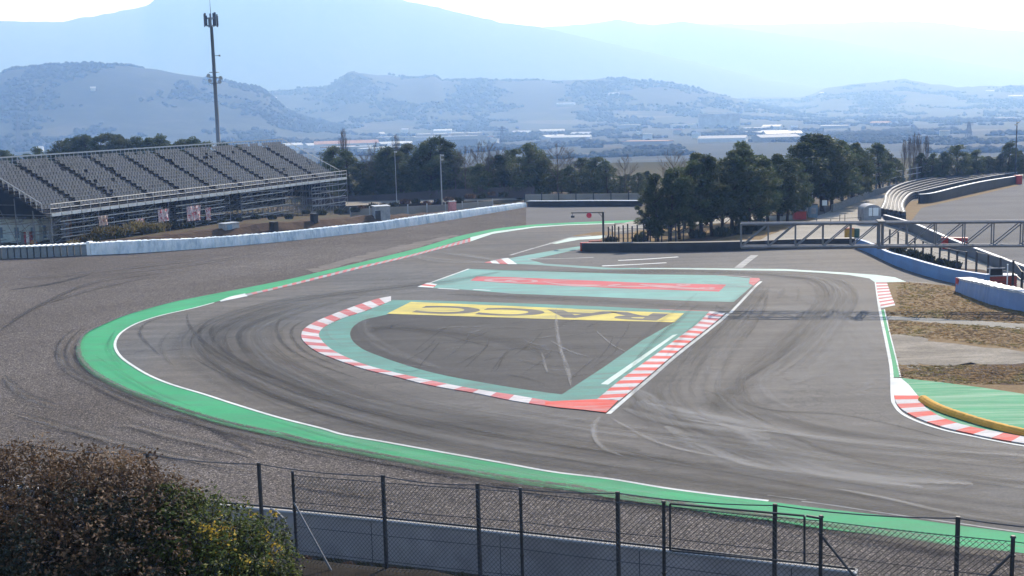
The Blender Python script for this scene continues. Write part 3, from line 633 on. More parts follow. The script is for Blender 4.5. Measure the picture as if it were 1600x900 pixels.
# --- upper right: service road, gravel trap
sheet('service_road', [(1150, 381), (1180, 368), (1240, 350), (1290, 333), (1320, 318), (1360, 303), (1400, 291), (1450, 281), (1530, 272.5), (1620, 271), (1640, 278), (1590, 280), (1500, 300), (1440, 320), (1420, 340), (1480, 380), (1600, 425), (1760, 480), (1760, 500), (1640, 468), (1560, 446), (1500, 441), (1446, 431), (1411, 420), (1384, 409), (1358, 396), (1336, 387), (1240, 388), (1160, 391)], 0.012, M['concrete_road'], sm=False)
sheet('pale_road_end', [(1420, 439.5), (1487, 444), (1487, 446.8), (1420, 441.2)], 0.0145, M['pale_dirt'], sm=False)
sheet('gravel_trap', [(1398, 350), (1412, 330), (1418, 318), (1440, 306), (1500, 292), (1588, 277), (1760, 270), (1900, 420), (1700, 448), (1600, 421), (1520, 393), (1460, 369)], 0.018, M['trap_gravel'], sm=False)
sheet('grass_verge', [(1409, 340), (1418, 316), (1440, 312), (1500, 306), (1590, 287), (1592, 290), (1520, 307), (1470, 318), (1440, 325), (1424, 345)], 0.022, M['dry_grass'], sm=False)
sheet('verge', [(908, 391), (920, 383), (940, 372), (1000, 360), (1090, 352), (1200, 343), (1255, 336), (1275, 342), (1200, 368), (1160, 391)], 0.0135, M['dry_grass'], sm=False)
sheet('verge', [(1060, 376), (1110, 367), (1145, 357), (1160, 359), (1150, 368), (1090, 380), (1060, 381)], 0.019, M['brown_earth'], sm=False)
sheet('far_track_glare', [(985, 346), (1100, 341), (1260, 336), (1260, 343), (1100, 349), (1000, 357), (960, 363), (950, 355)], 0.0145, M['concrete_road'], sm=False)  # pale road colour stands in for sun glare on the track
sheet('verge', [(1345, 389), (1384, 391), (1446, 410), (1482, 421), (1537, 430), (1537, 422), (1490, 418), (1440, 402), (1390, 385), (1350, 378)], 0.02, M['brown_earth'])

# --- stains: rubber, dust, ruts (all lying on the surface)
zz = [0.028]
def dz(): zz[0] += 0.0006; return zz[0]
ribbon('rubber_film', [(780, 425), (700, 440), (560, 458), (450, 474), (370, 498), (325, 525), (335, 556), (410, 600), (540, 648), (720, 692), (900, 722), (1100, 748), (1400, 790), (1650, 822)], 5.5, dz(), M['rubber_broad'])
ribbon('rubber_film', [(560, 465), (470, 485), (405, 510), (395, 535), (430, 570), (520, 612), (640, 645), (800, 672), (1000, 705)], 3.6, dz(), M['rubber_broad'])
ribbon('rubber_film', [(700, 460), (850, 466), (1000, 474), (1110, 481), (1135, 480)], 3.0, dz(), M['rubber_broad'])
ribbon('rubber_film', [(740, 422), (900, 424), (1060, 425), (1150, 427), (1230, 432), (1290, 440), (1300, 470), (1230, 540), (1150, 600), (1110, 660)], 3.0, dz(), M['rubber_broad'])
ribbon('rubber_film', [(1190, 445), (1170, 470), (1120, 520), (1050, 575), (1010, 620), (1100, 680), (1300, 720), (1650, 760)], 4.0, dz(), M['rubber_broad'])
ribbon('rubber_film', [(1180, 600), (1130, 630), (1250, 660), (1400, 690), (1650, 730)], 3.0, dz(), M['rubber_broad'])
skids = [[(293, 490), (294, 505), (305, 522), (335, 548), (390, 578), (470, 604)], [(372, 484), (330, 500), (312, 518), (318, 540), (350, 565), (420, 598), (520, 630), (700, 668)],
         [(262, 494), (230, 505), (218, 520), (228, 535), (250, 556)], [(345, 502), (330, 515), (340, 540), (390, 572), (470, 606), (560, 632)], [(480, 500), (458, 512), (458, 530), (480, 552), (540, 577)],
         [(440, 496), (432, 515), (445, 540), (490, 567), (560, 592)], [(960, 700), (1100, 730), (1300, 768), (1480, 803)], [(300, 560), (420, 618), (560, 660), (760, 700), (960, 730)],
         [(1160, 640), (1280, 700), (1420, 735), (1600, 765)], [(1100, 610), (1200, 640), (1330, 650), (1500, 690)], [(600, 640), (760, 676), (940, 706), (1140, 740)], [(505, 625), (640, 660), (820, 690)],
         [(1195, 455), (1180, 480), (1150, 520)], [(1200, 460), (1190, 490), (1165, 530)], [(1030, 640), (1100, 690), (1250, 740), (1450, 775)]]
for s in skids: ribbon('tyre_marks', s, 0.34, dz(), M['rubber'])
rnd = random.Random(3)
for k in range(34):
    x = rnd.uniform(600, 960); y = rnd.uniform(505, 588)
    if x > 900 and y > 560: x -= 120
    a = rnd.gauss(0.12, 0.35); L = rnd.uniform(20, 90); c = rnd.uniform(-10, 10)
    pts = [(x, y), (x + L * 0.5 * math.cos(a), y + L * 0.25 * math.sin(a) + c * 0.4), (x + L * math.cos(a), y + L * 0.5 * math.sin(a))]
    ribbon('tyre_marks', pts, rnd.uniform(0.12, 0.3), dz(), M['rubber'] if rnd.random() < 0.75 else M['dust'])
for k in range(16):
    x = rnd.uniform(650, 1080); y0 = 505 + rnd.uniform(0, 60)
    pts = [(x, y0), (x - rnd.uniform(5, 25), y0 + 15), (x - rnd.uniform(20, 60), y0 + 40)]
    if pts[-1][0] + (pts[-1][1] - 500) * 1.4 < 1040: ribbon('tyre_marks', pts, 0.16, dz(), M['rubber'])
ribbon('rubber_film', [(575, 520), (610, 512), (700, 520), (800, 535), (860, 560)], 2.4, dz(), M['rubber_broad'])
ribbon('pale_scrape', [(869, 482), (870, 515), (876, 548), (887, 580), (892, 606)], 0.32, dz(), M['dust_line'])
ribbon('pale_scrape', [(847, 553), (850, 566), (855, 583)], 0.22, dz(), M['dust_line'])
for s, wd, mt in [([(985, 605), (1010, 622), (1045, 642), (1110, 655), (1170, 662)], 1.3, 'dust'), ([(1010, 632), (1100, 650), (1240, 680), (1420, 700), (1620, 716)], 1.5, 'dust'),
                  ([(1040, 668), (1110, 705), (1170, 728), (1290, 745), (1440, 764)], 2.0, 'dust'), ([(975, 640), (1040, 660), (1120, 672), (1200, 676)], 1.0, 'dust'),
                  ([(938, 652), (928, 668), (930, 685), (945, 703), (975, 716)], 0.35, 'dust_line'), ([(1305, 766), (1380, 780), (1480, 803), (1600, 822)], 0.35, 'dust_line'),
                  ([(955, 655), (1020, 690), (1100, 712), (1180, 724)], 0.3, 'dust_line'), ([(1060, 655), (1120, 665), (1200, 676), (1290, 686)], 0.35, 'dust_line'),
                  ([(1190, 480), (1280, 500), (1330, 560), (1340, 620)], 6.0, 'dust_soft'), ([(690, 395), (760, 405), (780, 410)], 2.0, 'dust'), ([(640, 400), (690, 408), (760, 412)], 2.6, 'dust'),
                  ([(1150, 668), (1230, 712), (1300, 738), (1400, 752), (1520, 760)], 3.6, 'dust'), ([(1000, 628), (1060, 645), (1120, 662), (1200, 690)], 3.0, 'dust'), ([(1100, 690), (1180, 730), (1260, 752)], 3.0, 'dust_soft'), ([(1230, 430), (1310, 445), (1350, 480), (1365, 540)], 3.0, 'dust_soft'), ([(1100, 440), (1260, 470), (1300, 520), (1240, 600)], 5.0, 'dust_soft')]:
    ribbon('dust_streak', s, wd, dz(), M[mt])
def offs(pix, o_, a, b):
    p = GP(pix, 8); n = len(p); i0, i1 = int(n * a), max(int(n * b), int(n * a) + 3); out = []
    for i in range(i0, min(i1, n)):
        d = (p[min(i + 1, n - 1)] - p[max(i - 1, 0)]); d.z = 0; d.normalize(); out.append(p[i] + Vector((-d.y, d.x, 0)) * o_)
    return out
LINES = [([(780, 425), (700, 440), (560, 458), (450, 474), (370, 498), (325, 525), (335, 556), (410, 600), (540, 648), (720, 692), (900, 722), (1100, 748), (1400, 790), (1650, 822)], 3.4),
         ([(560, 465), (470, 485), (405, 510), (395, 535), (430, 570), (520, 612), (640, 645), (800, 672), (1000, 705), (1300, 750), (1650, 795)], 3.0),
         ([(1190, 445), (1170, 470), (1120, 520), (1080, 575), (1070, 620), (1140, 670), (1300, 710), (1650, 750)], 3.0), ([(740, 422), (900, 424), (1060, 425), (1150, 427), (1230, 432), (1290, 440), (1310, 470), (1260, 540), (1180, 600)], 1.6)]
rs = random.Random(9)
for L_, sp_ in LINES:
    for k in range(26):
        a = rs.uniform(0, 0.85); pw = offs(L_, rs.gauss(0, sp_ * 0.7), a, min(1, a + rs.uniform(0.1, 0.45)))
        if len(pw) > 3: ribbon('tyre_marks', pw, rs.uniform(0.18, 0.5), dz(), M['rubber_soft'], world=True)
    for k in range(5):
        a = rs.uniform(0, 0.7); pw = offs(L_, rs.gauss(0, sp_ * 0.8), a, min(1, a + rs.uniform(0.2, 0.5)))
        if len(pw) > 3: ribbon('dust_streak', pw, rs.uniform(0.6, 1.8), dz(), M['dust_soft'], world=True)
# gravel thrown onto the outer edge of the green run-off
pe = GP(g_out[1:30], 6)
def shift(p, o_):
    n = len(p); out = []
    for i in range(n):
        d = (p[min(i + 1, n - 1)] - p[max(i - 1, 0)]); d.z = 0; d.normalize(); out.append(p[i] + Vector((-d.y, d.x, 0)) * o_)
    return out
sgn = 1 if (shift(pe, 1)[30] - Vector((0, 60, 0))).length < (pe[30] - Vector((0, 60, 0))).length else -1
ribbon('gravel_spill', shift(pe, 0.15 * sgn), 0.35, dz(), M['spill'], world=True)
ribbon('gravel_spill', shift(pe, 0.15 * sgn), 0.7, dz(), M['spill_thin'], world=True)
for a_, b_, c_ in [((150, 560), (230, 610), (300, 640)), ((400, 655), (520, 690), (600, 708)), ((700, 722), (820, 745), (900, 760)), ((1000, 766), (1150, 790), (1240, 806)), ((300, 472), (360, 458), (420, 446)), ((180, 520), (170, 545), (190, 575))]:
    ribbon('tyre_marks', [a_, b_, c_], 0.3, dz(), M['rubber_soft'])
# dry grass tufts on the right hand verge, too many to count
gm = MB(); rg = random.Random(31)
for _ in range(11000):
    px = rg.uniform(1385, 1760); py = rg.uniform(441, 600)
    if 494 < py - (px - 1386) * 0.055 < 500.5 or (521 + (px - 1391) * 0.12 < py < 571): continue
    if py > 590 + (px - 1412) * 0.12 or py < 441 + (px - 1416) * 0.085 or px < 1384 + max(0, py - 484) * 0.22: continue
    if px > 1484 and py < 456 + (px - 1495) * 0.30: continue
    if px < 1402 and py < 484: continue
    c = G(px, py, 0.012); h = rg.uniform(0.015, 0.05)
    for _k in range(2):
        a = rg.uniform(0, 3.14); d = Vector((math.cos(a), math.sin(a), 0)) * rg.uniform(0.05, 0.13); l = Vector((rg.gauss(0, 0.05), rg.gauss(0, 0.05), h))
        gm.quad(c - d, c + d, c + d * 1.3 + l, c - d * 1.3 + l)
o = gm.build('dry_grass', M['grass_tuft']); o['kind'] = 'stuff'; o['label'] = 'dry golden grass on the right hand verge'; o['category'] = 'grass'
# lines and wear on the infield kerb ends
ribbon('pale_scrape', [(585, 490), (568, 505), (572, 525), (610, 552), (690, 580)], 1.4, dz(), M['dust_soft'])
ruts = [[(118, 517), (98, 532), (93, 552), (108, 578), (150, 603), (200, 627), (260, 648), (330, 668), (400, 688), (480, 706), (560, 722)],
        [(128, 517), (110, 535), (108, 555), (125, 580), (160, 600), (240, 635), (340, 668), (430, 690), (520, 708), (640, 731), (760, 752), (900, 772), (1060, 797)],
        [(8, 590), (40, 618), (90, 637)], [(27, 647), (80, 662), (130, 678), (205, 698), (280, 716), (400, 738)], [(180, 666), (215, 668), (260, 682), (330, 697), (400, 715)],
        [(60, 480), (140, 455), (240, 432)], [(330, 668), (370, 690), (400, 705)], [(460, 757), (520, 768), (640, 785)], [(20, 440), (160, 425), (330, 405)], [(0, 520), (60, 480), (160, 440), (320, 420)],
        [(150, 430), (280, 418), (420, 395)], [(1080, 800), (1180, 812), (1300, 830), (1500, 862), (1650, 880)], [(1230, 832), (1380, 850), (1500, 868), (1650, 890)], [(700, 756), (800, 764), (900, 784)]]
for s in ruts: ribbon('gravel_rut', s, 0.42, dz(), M['rut'])
for s in ruts[:5]: ribbon('gravel_ridge', [(x, y + 4 + (3 if x < 130 else 0)) for x, y in s], 0.5, dz(), M['rut_pale'])
ribbon('gravel_rut', [(x, y + 1.5) for x, y in g_out[2:24]], 0.7, dz(), M['rut'])
for k in range(26):
    x = rnd.uniform(0, 520); y = rnd.uniform(415, 660)
    if y > 430 and x > 60 + 0: 
        if x > 110 and y > 450 - x * 0.02 and y < 640: x = rnd.uniform(0, 90)
    L = rnd.uniform(60, 160)
    ribbon('gravel_ridge', [(x - L / 2, y + rnd.uniform(2, 10)), (x, y), (x + L / 2, y - rnd.uniform(4, 16))], rnd.uniform(0.5, 1.4), 0.0055 + k * 0.0000, M['rut_pale'] if k % 2 else M['rut']) if y < 450 else None

# ------------------------------------------------------------------ barriers
def barrier(name, pix, tops, thick, mat, label, cat, capmat=None, lump=0.0, caph=0.06, n=120, endmat=None, part='cover', group=None, toph=None):
    tp = [HT(G(*b), *t) * (0.88 if name == 'covered_barrier' else 1) for b, t in zip(pix, tops)]
    b3 = resample(smooth([Vector((G(*b).x, G(*b).y, h)) for b, h in zip(pix, tp)], 6), n)
    base = [Vector((q.x, q.y, 0)) for q in b3]; hs = [q.z for q in b3]
    root = thing(name, base[0], label, cat, group)
    body = MB(); cap = MB(); rr = random.Random(len(label))
    prev = None
    for i in range(n):
        d = (base[min(i + 1, n - 1)] - base[max(i - 1, 0)]).normalized(); s = Vector((-d.y, d.x, 0))
        if s.dot(base[i]) < 0: s = -s                      # thickness goes away from the camera
        h = hs[i] + (rr.uniform(-lump, lump) if lump else 0); j = rr.uniform(-lump, lump) * 0.8
        fr = base[i] + s * j; bk = base[i] + s * thick
        mid = Vector((fr.x, fr.y, h * 0.5)) - s * (lump * 3.0 + 0.02)
        mid = mid if not lump else Vector((fr.x, fr.y, h * 0.5)) - s * (lump * 2.4)
        row = (Vector((fr.x, fr.y, 0)) - s * (lump * 3.6), mid, Vector((fr.x, fr.y, h)), Vector((bk.x, bk.y, h + (rr.uniform(-lump, lump) if lump else 0))), Vector((bk.x, bk.y, 0)))
        crow = (row[2] - s * 0.03 + Vector((0, 0, -caph * 0.6)), row[2] - s * 0.03 + Vector((0, 0, caph)), row[3] + Vector((0, 0, caph)), row[3] + s * 0.03)
        if prev:
            for k in range(4): body.quad(prev[0][k], row[k], row[k + 1], prev[0][k + 1])
            if capmat:
                for k in range(3): cap.quad(prev[1][k], crow[k], crow[k + 1], prev[1][k + 1])
        if i in (0, n - 1):
            body.v += [tuple(q) for q in row]; body.f.append(tuple(range(len(body.v) - 5, len(body.v)))); body.m.append(0)
        prev = (row, crow)
    wpart(root, part, body, mat)
    if capmat: wpart(root, 'top_edge', cap, capmat)
    if endmat is not None:
        e = MB(); d = (base[1] - base[0]).normalized(); s = Vector((-d.y, d.x, 0))
        if s.dot(base[0]) < 0: s = -s
        p = base[0] - d * 0.12 - s * 0.08; q = base[0] - d * 0.12 + s * (thick + 0.05)
        e.hexa([p, p + d * 0.5, q + d * 0.5, q, p + Vector((0, 0, hs[0] + 0.1)), p + d * 0.5 + Vector((0, 0, hs[0] + 0.1)), q + d * 0.5 + Vector((0, 0, hs[0] + 0.1)), q + Vector((0, 0, hs[0] + 0.1))])
        wpart(root, 'end_panel', e, endmat)
    return root
# long white covered barrier
barrier('covered_barrier', [(142, 398.5), (220, 395), (300, 389.5), (380, 383), (460, 375.5), (540, 366.5), (600, 359), (660, 350.5), (740, 337.5), (822, 323.5)],
        [(142, 377.5), (220, 373.5), (300, 371), (380, 366), (460, 359.5), (540, 351), (600, 345), (660, 336.5), (740, 326), (822, 316)], 1.1, M['cover'],
        'long crumpled white covered barrier along the far edge of the gravel', 'barrier', None, 0.035, n=420)
# black marks on the cover
cb_ = [q for q in C.objects if q.name.startswith('covered_barrier')][0]; lm_ = simple('black_lettering', (0.05, 0.06, 0.06))
for i in range(26):
    x = 640 + i * 2.25; b = G(x, 352 - (x - 640) * 0.16); h = HT(b, x, 338.5 - (x - 640) * 0.165) * 0.88
    if i % 5 == 3: continue
    z0 = h * random.uniform(0.25, 0.5); b2 = b + Vector((0, -0.25, 0)); m = MB()
    m.box((b2.x, b2.y, z0), (0.16 + random.random() * 0.2, 0.02, h * 0.28 + random.random() * 0.15), 0.9); wpart(cb_, 'letter', m, lm_)
# grey block row, left end
gl = [(-30, 406.5), (0, 404.5), (60, 402.5), (137, 398.8)]
pts = resample(GP(gl), 17)
bp = None
for i in range(16):
    c = (pts[i] + pts[i + 1]) / 2; d = pts[i + 1] - pts[i]; rz = math.atan2(d.y, d.x)
    o = bpy.data.objects.new('barrier_block', bp) if bp else None
    if not o:
        m = MB(); L = d.length - 0.12
        m.box((0, 0.45, 0), (L, 0.9, 1.12), 0, 0, 0.96); m.box((0, 0.03, 0.2), (L * 0.7, 0.1, 0.75))
        o = m.build('barrier_block', M['grey_block']); bp = o.data
    else: C.objects.link(o)
    o.location = c; o.rotation_euler = (0, 0, rz)
    tag(o, f'grey barrier block, {ordn(i)} from the left in the row beside the white barrier', 'barrier block', 'grey blocks at the left end of the white barrier')
m = MB()
pp = resample(GP(gl), 60)
for i in range(59):
    z0 = 1.135 + 0.05 * math.sin(i * 2.1); z1 = 1.135 + 0.05 * math.sin((i + 1) * 2.1); s = Vector((0.1, 0.95, 0)); f = Vector((-0.02, -0.08, 0))
    a, b = pp[i] + f, pp[i + 1] + f
    m.hexa([a + Vector((0, 0, 1.13)), b + Vector((0, 0, 1.13)), b + s + Vector((0, 0, 1.13)), a + s + Vector((0, 0, 1.13)), a + Vector((0, 0, z0 + 0.1)), b + Vector((0, 0, z1 + 0.1)), b + s + Vector((0, 0, z1 + 0.12)), a + s + Vector((0, 0, z0 + 0.12))])
tag(m.build('barrier_sheet', M['white_vinyl']), 'white plastic sheet lying along the tops of the grey blocks', 'sheet')
m = MB(); b = G(139, 398.6); m.box((b.x, b.y + 0.4, 0), (0.35, 1.0, 1.4)); tag(m.build('end_post', M['white_vinyl']), 'white square end post between grey blocks and white barrier', 'post')
# far black barrier with dotted top
barrier('tyre_wall', [(824, 323), (870, 323.5), (920, 323), (1003, 322.5)], [(824, 314.5), (870, 314.5), (920, 314), (1003, 314)], 1.0, M['black_rubber'], 'low black belted tyre wall across the far end of the gravel', 'tyre wall', M['tyre_cap'], 0.0, 0.05, n=60)
# black barrier in front of the pines
barrier('tyre_wall', [(908, 392), (914, 393.5), (940, 394), (1040, 394), (1156, 391.5), (1240, 388.5), (1336, 387)], [(908, 380.5), (914, 380), (940, 380), (1040, 379.5), (1156, 377.5), (1240, 374), (1336, 372.5)], 1.0, M['black_rubber'],
        'long black belted tyre wall in front of the pines', 'tyre wall', None, 0.0, n=120, endmat=M['barrier_red'])
barrier('blue_barrier', [(1337, 387.2), (1358, 396), (1384.5, 409), (1411, 420), (1447, 431.6), (1487.7, 442), (1540, 452)], [(1337, 373), (1358, 380), (1384, 393), (1411, 400.5), (1447, 411), (1487, 421), (1540, 429)], 0.35, M['blue_belt'],
        'curved smooth blue barrier running under the truss gantry', 'barrier', None, 0.0, n=100)
nb_root = barrier('blue_barrier', [(1495, 455.6), (1518, 464.5), (1553.5, 477), (1600, 487), (1680, 502), (1800, 522)], [(1495, 436), (1518, 441), (1553.5, 449.5), (1600, 459), (1680, 476), (1800, 500)], 1.0, M['pale_blue'],
        'pale blue tyre barrier with lumpy white top and red end, nearest on the right', 'barrier', M['tyre_cap'], 0.035, 0.10, n=90, endmat=M['barrier_red'])
for c in nb_root.children:
    if c.name.startswith('end_panel'): c['label'] = 'red end panel'
# dark-faced long barrier behind the service road, running right
barrier('debris_barrier', [(1380, 350), (1420, 362), (1450, 377), (1490, 393), (1530, 408), (1600, 437), (1700, 478)], [(1380, 336), (1420, 347), (1450, 359), (1490, 376), (1530, 391), (1600, 417), (1700, 454)], 0.28,
        simple('slate_belt', (0.085, 0.10, 0.12), 0.6, 0.4, var=0.2, scale=0.6), 'slate grey belted barrier with white top edge crossing behind the gantry', 'barrier', M['tyre_cap'], 0.0, 0.04, n=90)
m = MB(); b = G(1497, 389); h1 = HT(b, 1497, 370)
m.box((b.x - 0.35, b.y, 0.25), (2.3, 0.7, h1 - 0.3), -0.35); m.box((b.x - 0.35, b.y - 0.05, 0.0), (2.1, 0.5, 0.25), -0.35)
tag(m.build('warning_block', M['barrier_red']), 'red padded block leaning over the slate barrier beneath the gantry', 'block')
# many-row tyre barrier along the far gravel trap
edgeL = [(1378, 338), (1383, 326), (1386, 313), (1400, 301), (1430, 291), (1480, 282.5), (1540, 276.5), (1588, 275)]
edgeR = [(1412, 344), (1409, 332), (1414, 321), (1424, 312), (1440, 308.5), (1500, 294), (1550, 284), (1588, 278.5)]
root = thing('tyre_barrier', G(1410, 330), 'wide barrier of several tyre rows curving along the far gravel trap', 'tyre barrier')
A = resample(GP(edgeL), 150); B = resample(GP(edgeR), 150)
for r_ in range(6):
    m = MB(); t = r_ / 5
    row = [a_.lerp(b_, t) for a_, b_ in zip(A, B)]
    row = resample(row, int(length(row) / 0.62))
    for i, p in enumerate(row):
        seg = [(p.x, p.y, k) for k in (0.0, 0.08, 0.42, 0.5, 0.58, 0.95, 1.05)]
        hgt_ = 1.0
        m.tube([(p.x, p.y, 0), (p.x, p.y, 0.28), (p.x, p.y, 0.32), (p.x, p.y, 0.62), (p.x, p.y, 0.66), (p.x, p.y, 0.98)], [0.27, 0.3, 0.26, 0.3, 0.26, 0.28], 8, 0, True)
    wpart(root, 'tyre_row', m, M['tyre'])
    m = MB()
    for i in range(len(row) - 1):
        a_, b_ = row[i], row[i + 1]; m.beam((a_.x, a_.y, 1.0), (b_.x, b_.y, 1.0), 0.09 if r_ not in (0, 5) else 0.13, 0.05)
    wpart(root, 'top_strap', m, M['tyre_cap'] if r_ in (0, 5) else M['strap'])
barrier('tyre_wall', [(1437, 318), (1460, 316), (1500, 307), (1540, 298), (1588, 287.5)], [(1437, 304), (1460, 301.5), (1500, 291.5), (1540, 283), (1588, 275.5)], 0.4, M['black_rubber'], 'dark belted wall curving along the top of the far gravel trap', 'tyre wall', M['tyre_cap'], 0.0, 0.05, n=60)
m = MB(); b = G(1590, 287.5); m.box((b.x, b.y, 0), (0.9, 1.2, 1.4)); tag(m.build('end_block', M['barrier_red']), 'small red block ending the dark wall at far right', 'block')
# low concrete wall with posts beside the service road
wl = [(1300, 331), (1330, 320), (1360, 308), (1400, 297), (1450, 286), (1520, 275), (1600, 270)]
root = thing('road_fence', G(*wl[2]), 'low concrete wall with tall grey posts and rails left of the service road', 'fence')
pts = resample(GP(wl), 60); m = MB()
for i in range(59): m.beam(pts[i] + Vector((0, 0, 0.45)), pts[i + 1] + Vector((0, 0, 0.45)), 0.25, 0.9)
wpart(root, 'base_wall', m, simple('weathered_concrete', (0.20, 0.20, 0.20), 0.9, var=0.3))
pts = resample(GP(wl[1:]), 22); hp = 3.4
for i, p in enumerate(pts):
    m = MB(); m.box((p.x - 0.3, p.y + 0.3, 0), (0.24, 0.24, hp), 0); wpart(root, 'post', m, M['galv'])
for zr in (1.9, 2.8):
    m = MB()
    for i in range(21):
        m.beam(pts[i] + Vector((-0.3, 0.15, zr)), pts[i + 1] + Vector((-0.3, 0.15, zr)), 0.06, 0.09)
    wpart(root, 'rail', m, M['pale_steel'])
# post fence between service road and slate barrier
fp = [(1390, 381, 358), (1403, 385, 362), (1416, 390, 366), (1429, 395, 371), (1442, 400, 376), (1455, 406, 381), (1468, 411, 385), (1482, 416, 388), (1495, 421, 391), (1509, 425, 393), (1525, 434, 393), (1543, 440, 397), (1562, 446, 402), (1582, 450, 406), (1596, 455, 424), (1615, 462, 430), (1640, 470, 436)]
root = thing('mesh_fence', G(1500, 422), 'row of dark fence posts between blue barrier and slate barrier', 'fence')
tops = []
for x, yb, yt in fp:
    b = G(x, yb); h = HT(b, x, yt); tops.append(Vector((b.x, b.y, min(h, 2.4))))
    m = MB(); m.box(b, (0.13, 0.13, min(h, 2.4))); wpart(root, 'post', m, M['dark_steel'])
for k in (0.98, 0.55):
  m = MB()
  for i in range(len(tops) - 1): m.beam(Vector((tops[i].x, tops[i].y, tops[i].z * k)), Vector((tops[i + 1].x, tops[i + 1].y, tops[i + 1].z * k)), 0.03)
  wpart(root, 'wire', m, M['wire'])

# ------------------------------------------------------------------ near retaining wall
wb = [G(*p) for p in wallb[1:]]
wt = [HT(G(605, 881), 605, 813), HT(G(747, 897.5), 747, 832)]
WH = sum(wt) / 2
root = thing('concrete_wall', G(605, 881), 'long grey concrete wall in shade below the gravel, behind the wire fence', 'wall')
m = MB(); cap = MB(); jn = MB()
wpts = resample(wb, 40)
for i in range(39):
    a, b = wpts[i], wpts[i + 1]; d = (b - a).normalized(); s = Vector((-d.y, d.x, 0)); s = s if s.y > 0 else -s
    m.hexa([a, b, b + s * 0.3, a + s * 0.3] + [q + Vector((0, 0, WH - 0.05)) for q in (a, b, b + s * 0.3, a + s * 0.3)])
    cap.hexa([q + Vector((0, 0, WH - 0.047)) for q in (a - s * 0.03, b - s * 0.03, b + s * 0.34, a + s * 0.34)] + [q + Vector((0, 0, WH + 0.02)) for q in (a - s * 0.03, b - s * 0.03, b + s * 0.34, a + s * 0.34)])
wpart(root, 'panel', m, M['concrete']); wpart(root, 'coping', cap, M['concrete_cap'])
m = MB()
for i in range(39):
    a, b = wpts[i], wpts[i + 1]; m.beam(a + Vector((0, 0.12, WH + 0.09)), b + Vector((0, 0.12, WH + 0.09)), 0.05, 0.06)
wpart(root, 'top_cable', m, M['dark_steel'])
for i in range(2, 38, 5):
    a, b = wpts[i], wpts[i + 1]; d = (b - a).normalized(); s = Vector((-d.y, d.x, 0)); s = s if s.y > 0 else -s
    jn.beam(a - s * 0.004 + Vector((0, 0, 0)), a - s * 0.004 + Vector((0, 0, WH - 0.06)), 0.02, 0.012)
wpart(root, 'joint', jn, M['dark_steel'])

# bank on which the fence and hedge stand
FA, FB = PY(598, 742, 22.0), PY(1497, 807, 17.0)
FH = 1.85
def fz(t): return FA.z + (FB.z - FA.z) * t - FH       # foot height along the fence
fd = Vector((FB.x - FA.x, FB.y - FA.y, 0)); FL = fd.length; fd.normalize(); fn = Vector((-fd.y, fd.x, 0)); fn = fn if fn.y > 0 else -fn
def bank_z(off, t):
    e = fz(t)
    if off > 0.0: return max(e * (1 - off / 9.0), -0.05)
    return e + min(-off, 14) * 0.06
verts = []; faces = []
offs = [9.6, 7, 5, 3, 2, 1, 0.5, 0, -0.5, -1, -2, -3, -4.5, -6, -9, -14, -24, -40]; ts = [i * 0.1 - 3.2 for i in range(80)]
for off in offs:
    for t in ts:
        p = Vector((FA.x, FA.y, 0)) + fd * (t * FL) + fn * off
        z = bank_z(off, t); z += 0.10 * noise.noise(Vector((p.x * 0.9, p.y * 0.9, 1))) if -9 < off < 8 else 0
        verts.append((p.x, p.y, z))
for i in range(len(offs) - 1):
    for k in range(len(ts) - 1):
        a = i * len(ts) + k; faces.append((a, a + 1, a + 1 + len(ts), a + len(ts)))
me = bpy.data.meshes.new('bank'); me.from_pydata(verts, [], faces)
me.materials.append(patchy('shadow_dark_bank_soil', [(0.3, (0.014, 0.012, 0.010, 1)), (0.7, (0.035, 0.028, 0.022, 1))], 1.2, None, 0.95, 8)); me.update()  # soil colour darkened to stand in for the wall's cast shadow
o = bpy.data.objects.new('bank', me); C.objects.link(o); struct(o)

# wire fences on the bank
def on_fence(px, py, shift=0.0):
    a = Vector((FA.x, FA.y, 0)) - fn * shift; b = Vector((FB.x, FB.y, 0)) - fn * shift
    return on_line(px, py, a, b)
def tpar(p): return (Vector((p.x - FA.x, p.y - FA.y, 0)).dot(fd)) / FL
rootA = thing('post_fence', Vector((FA.x, FA.y, fz(0))), 'taller dark post and wire fence behind the chain link fence on the near bank', 'fence')
topsA = []
for px, py in [(-160, 682), (50, 695), (230, 708), (404, 723), (598, 742), (746, 755), (965, 768), (1211, 787), (1497, 807), (1800, 832)]:
    p = on_fence(px, py); topsA.append(p); f = fz(tpar(p)) - 0.1
    m = MB(); m.box((p.x, p.y, f), (0.062, 0.05, p.z - f), math.atan2(fd.y, fd.x)); wpart(rootA, 'post', m, M['post'])
def wires(root, tops, levels, foot, sag=0.02, rad=0.008):
    for lv in levels:
        m = MB()
        for i in range(len(tops) - 1):
            a, b = tops[i], tops[i + 1]
            za = a.z - lv; zb = b.z - lv
            pts = [Vector((a.x + (b.x - a.x) * k / 6, a.y + (b.y - a.y) * k / 6, za + (zb - za) * k / 6 - sag * 4 * (k / 6) * (1 - k / 6))) for k in range(7)]
            m.tube(pts, rad, 4, 0, False)
        wpart(root, 'wire', m, M['wire'])
wires(rootA, topsA, (0.03,), None, 0.05, 0.010)
rootB = thing('chain_link_fence', on_fence(813, 764, 0.2), 'near chain link fence with gate panel and diagonal braces on the bank', 'fence')
topsB = []
bposts = [(457, 738), (813, 764), (1037, 785), (1283, 808), (1583, 840), (1900, 878)]
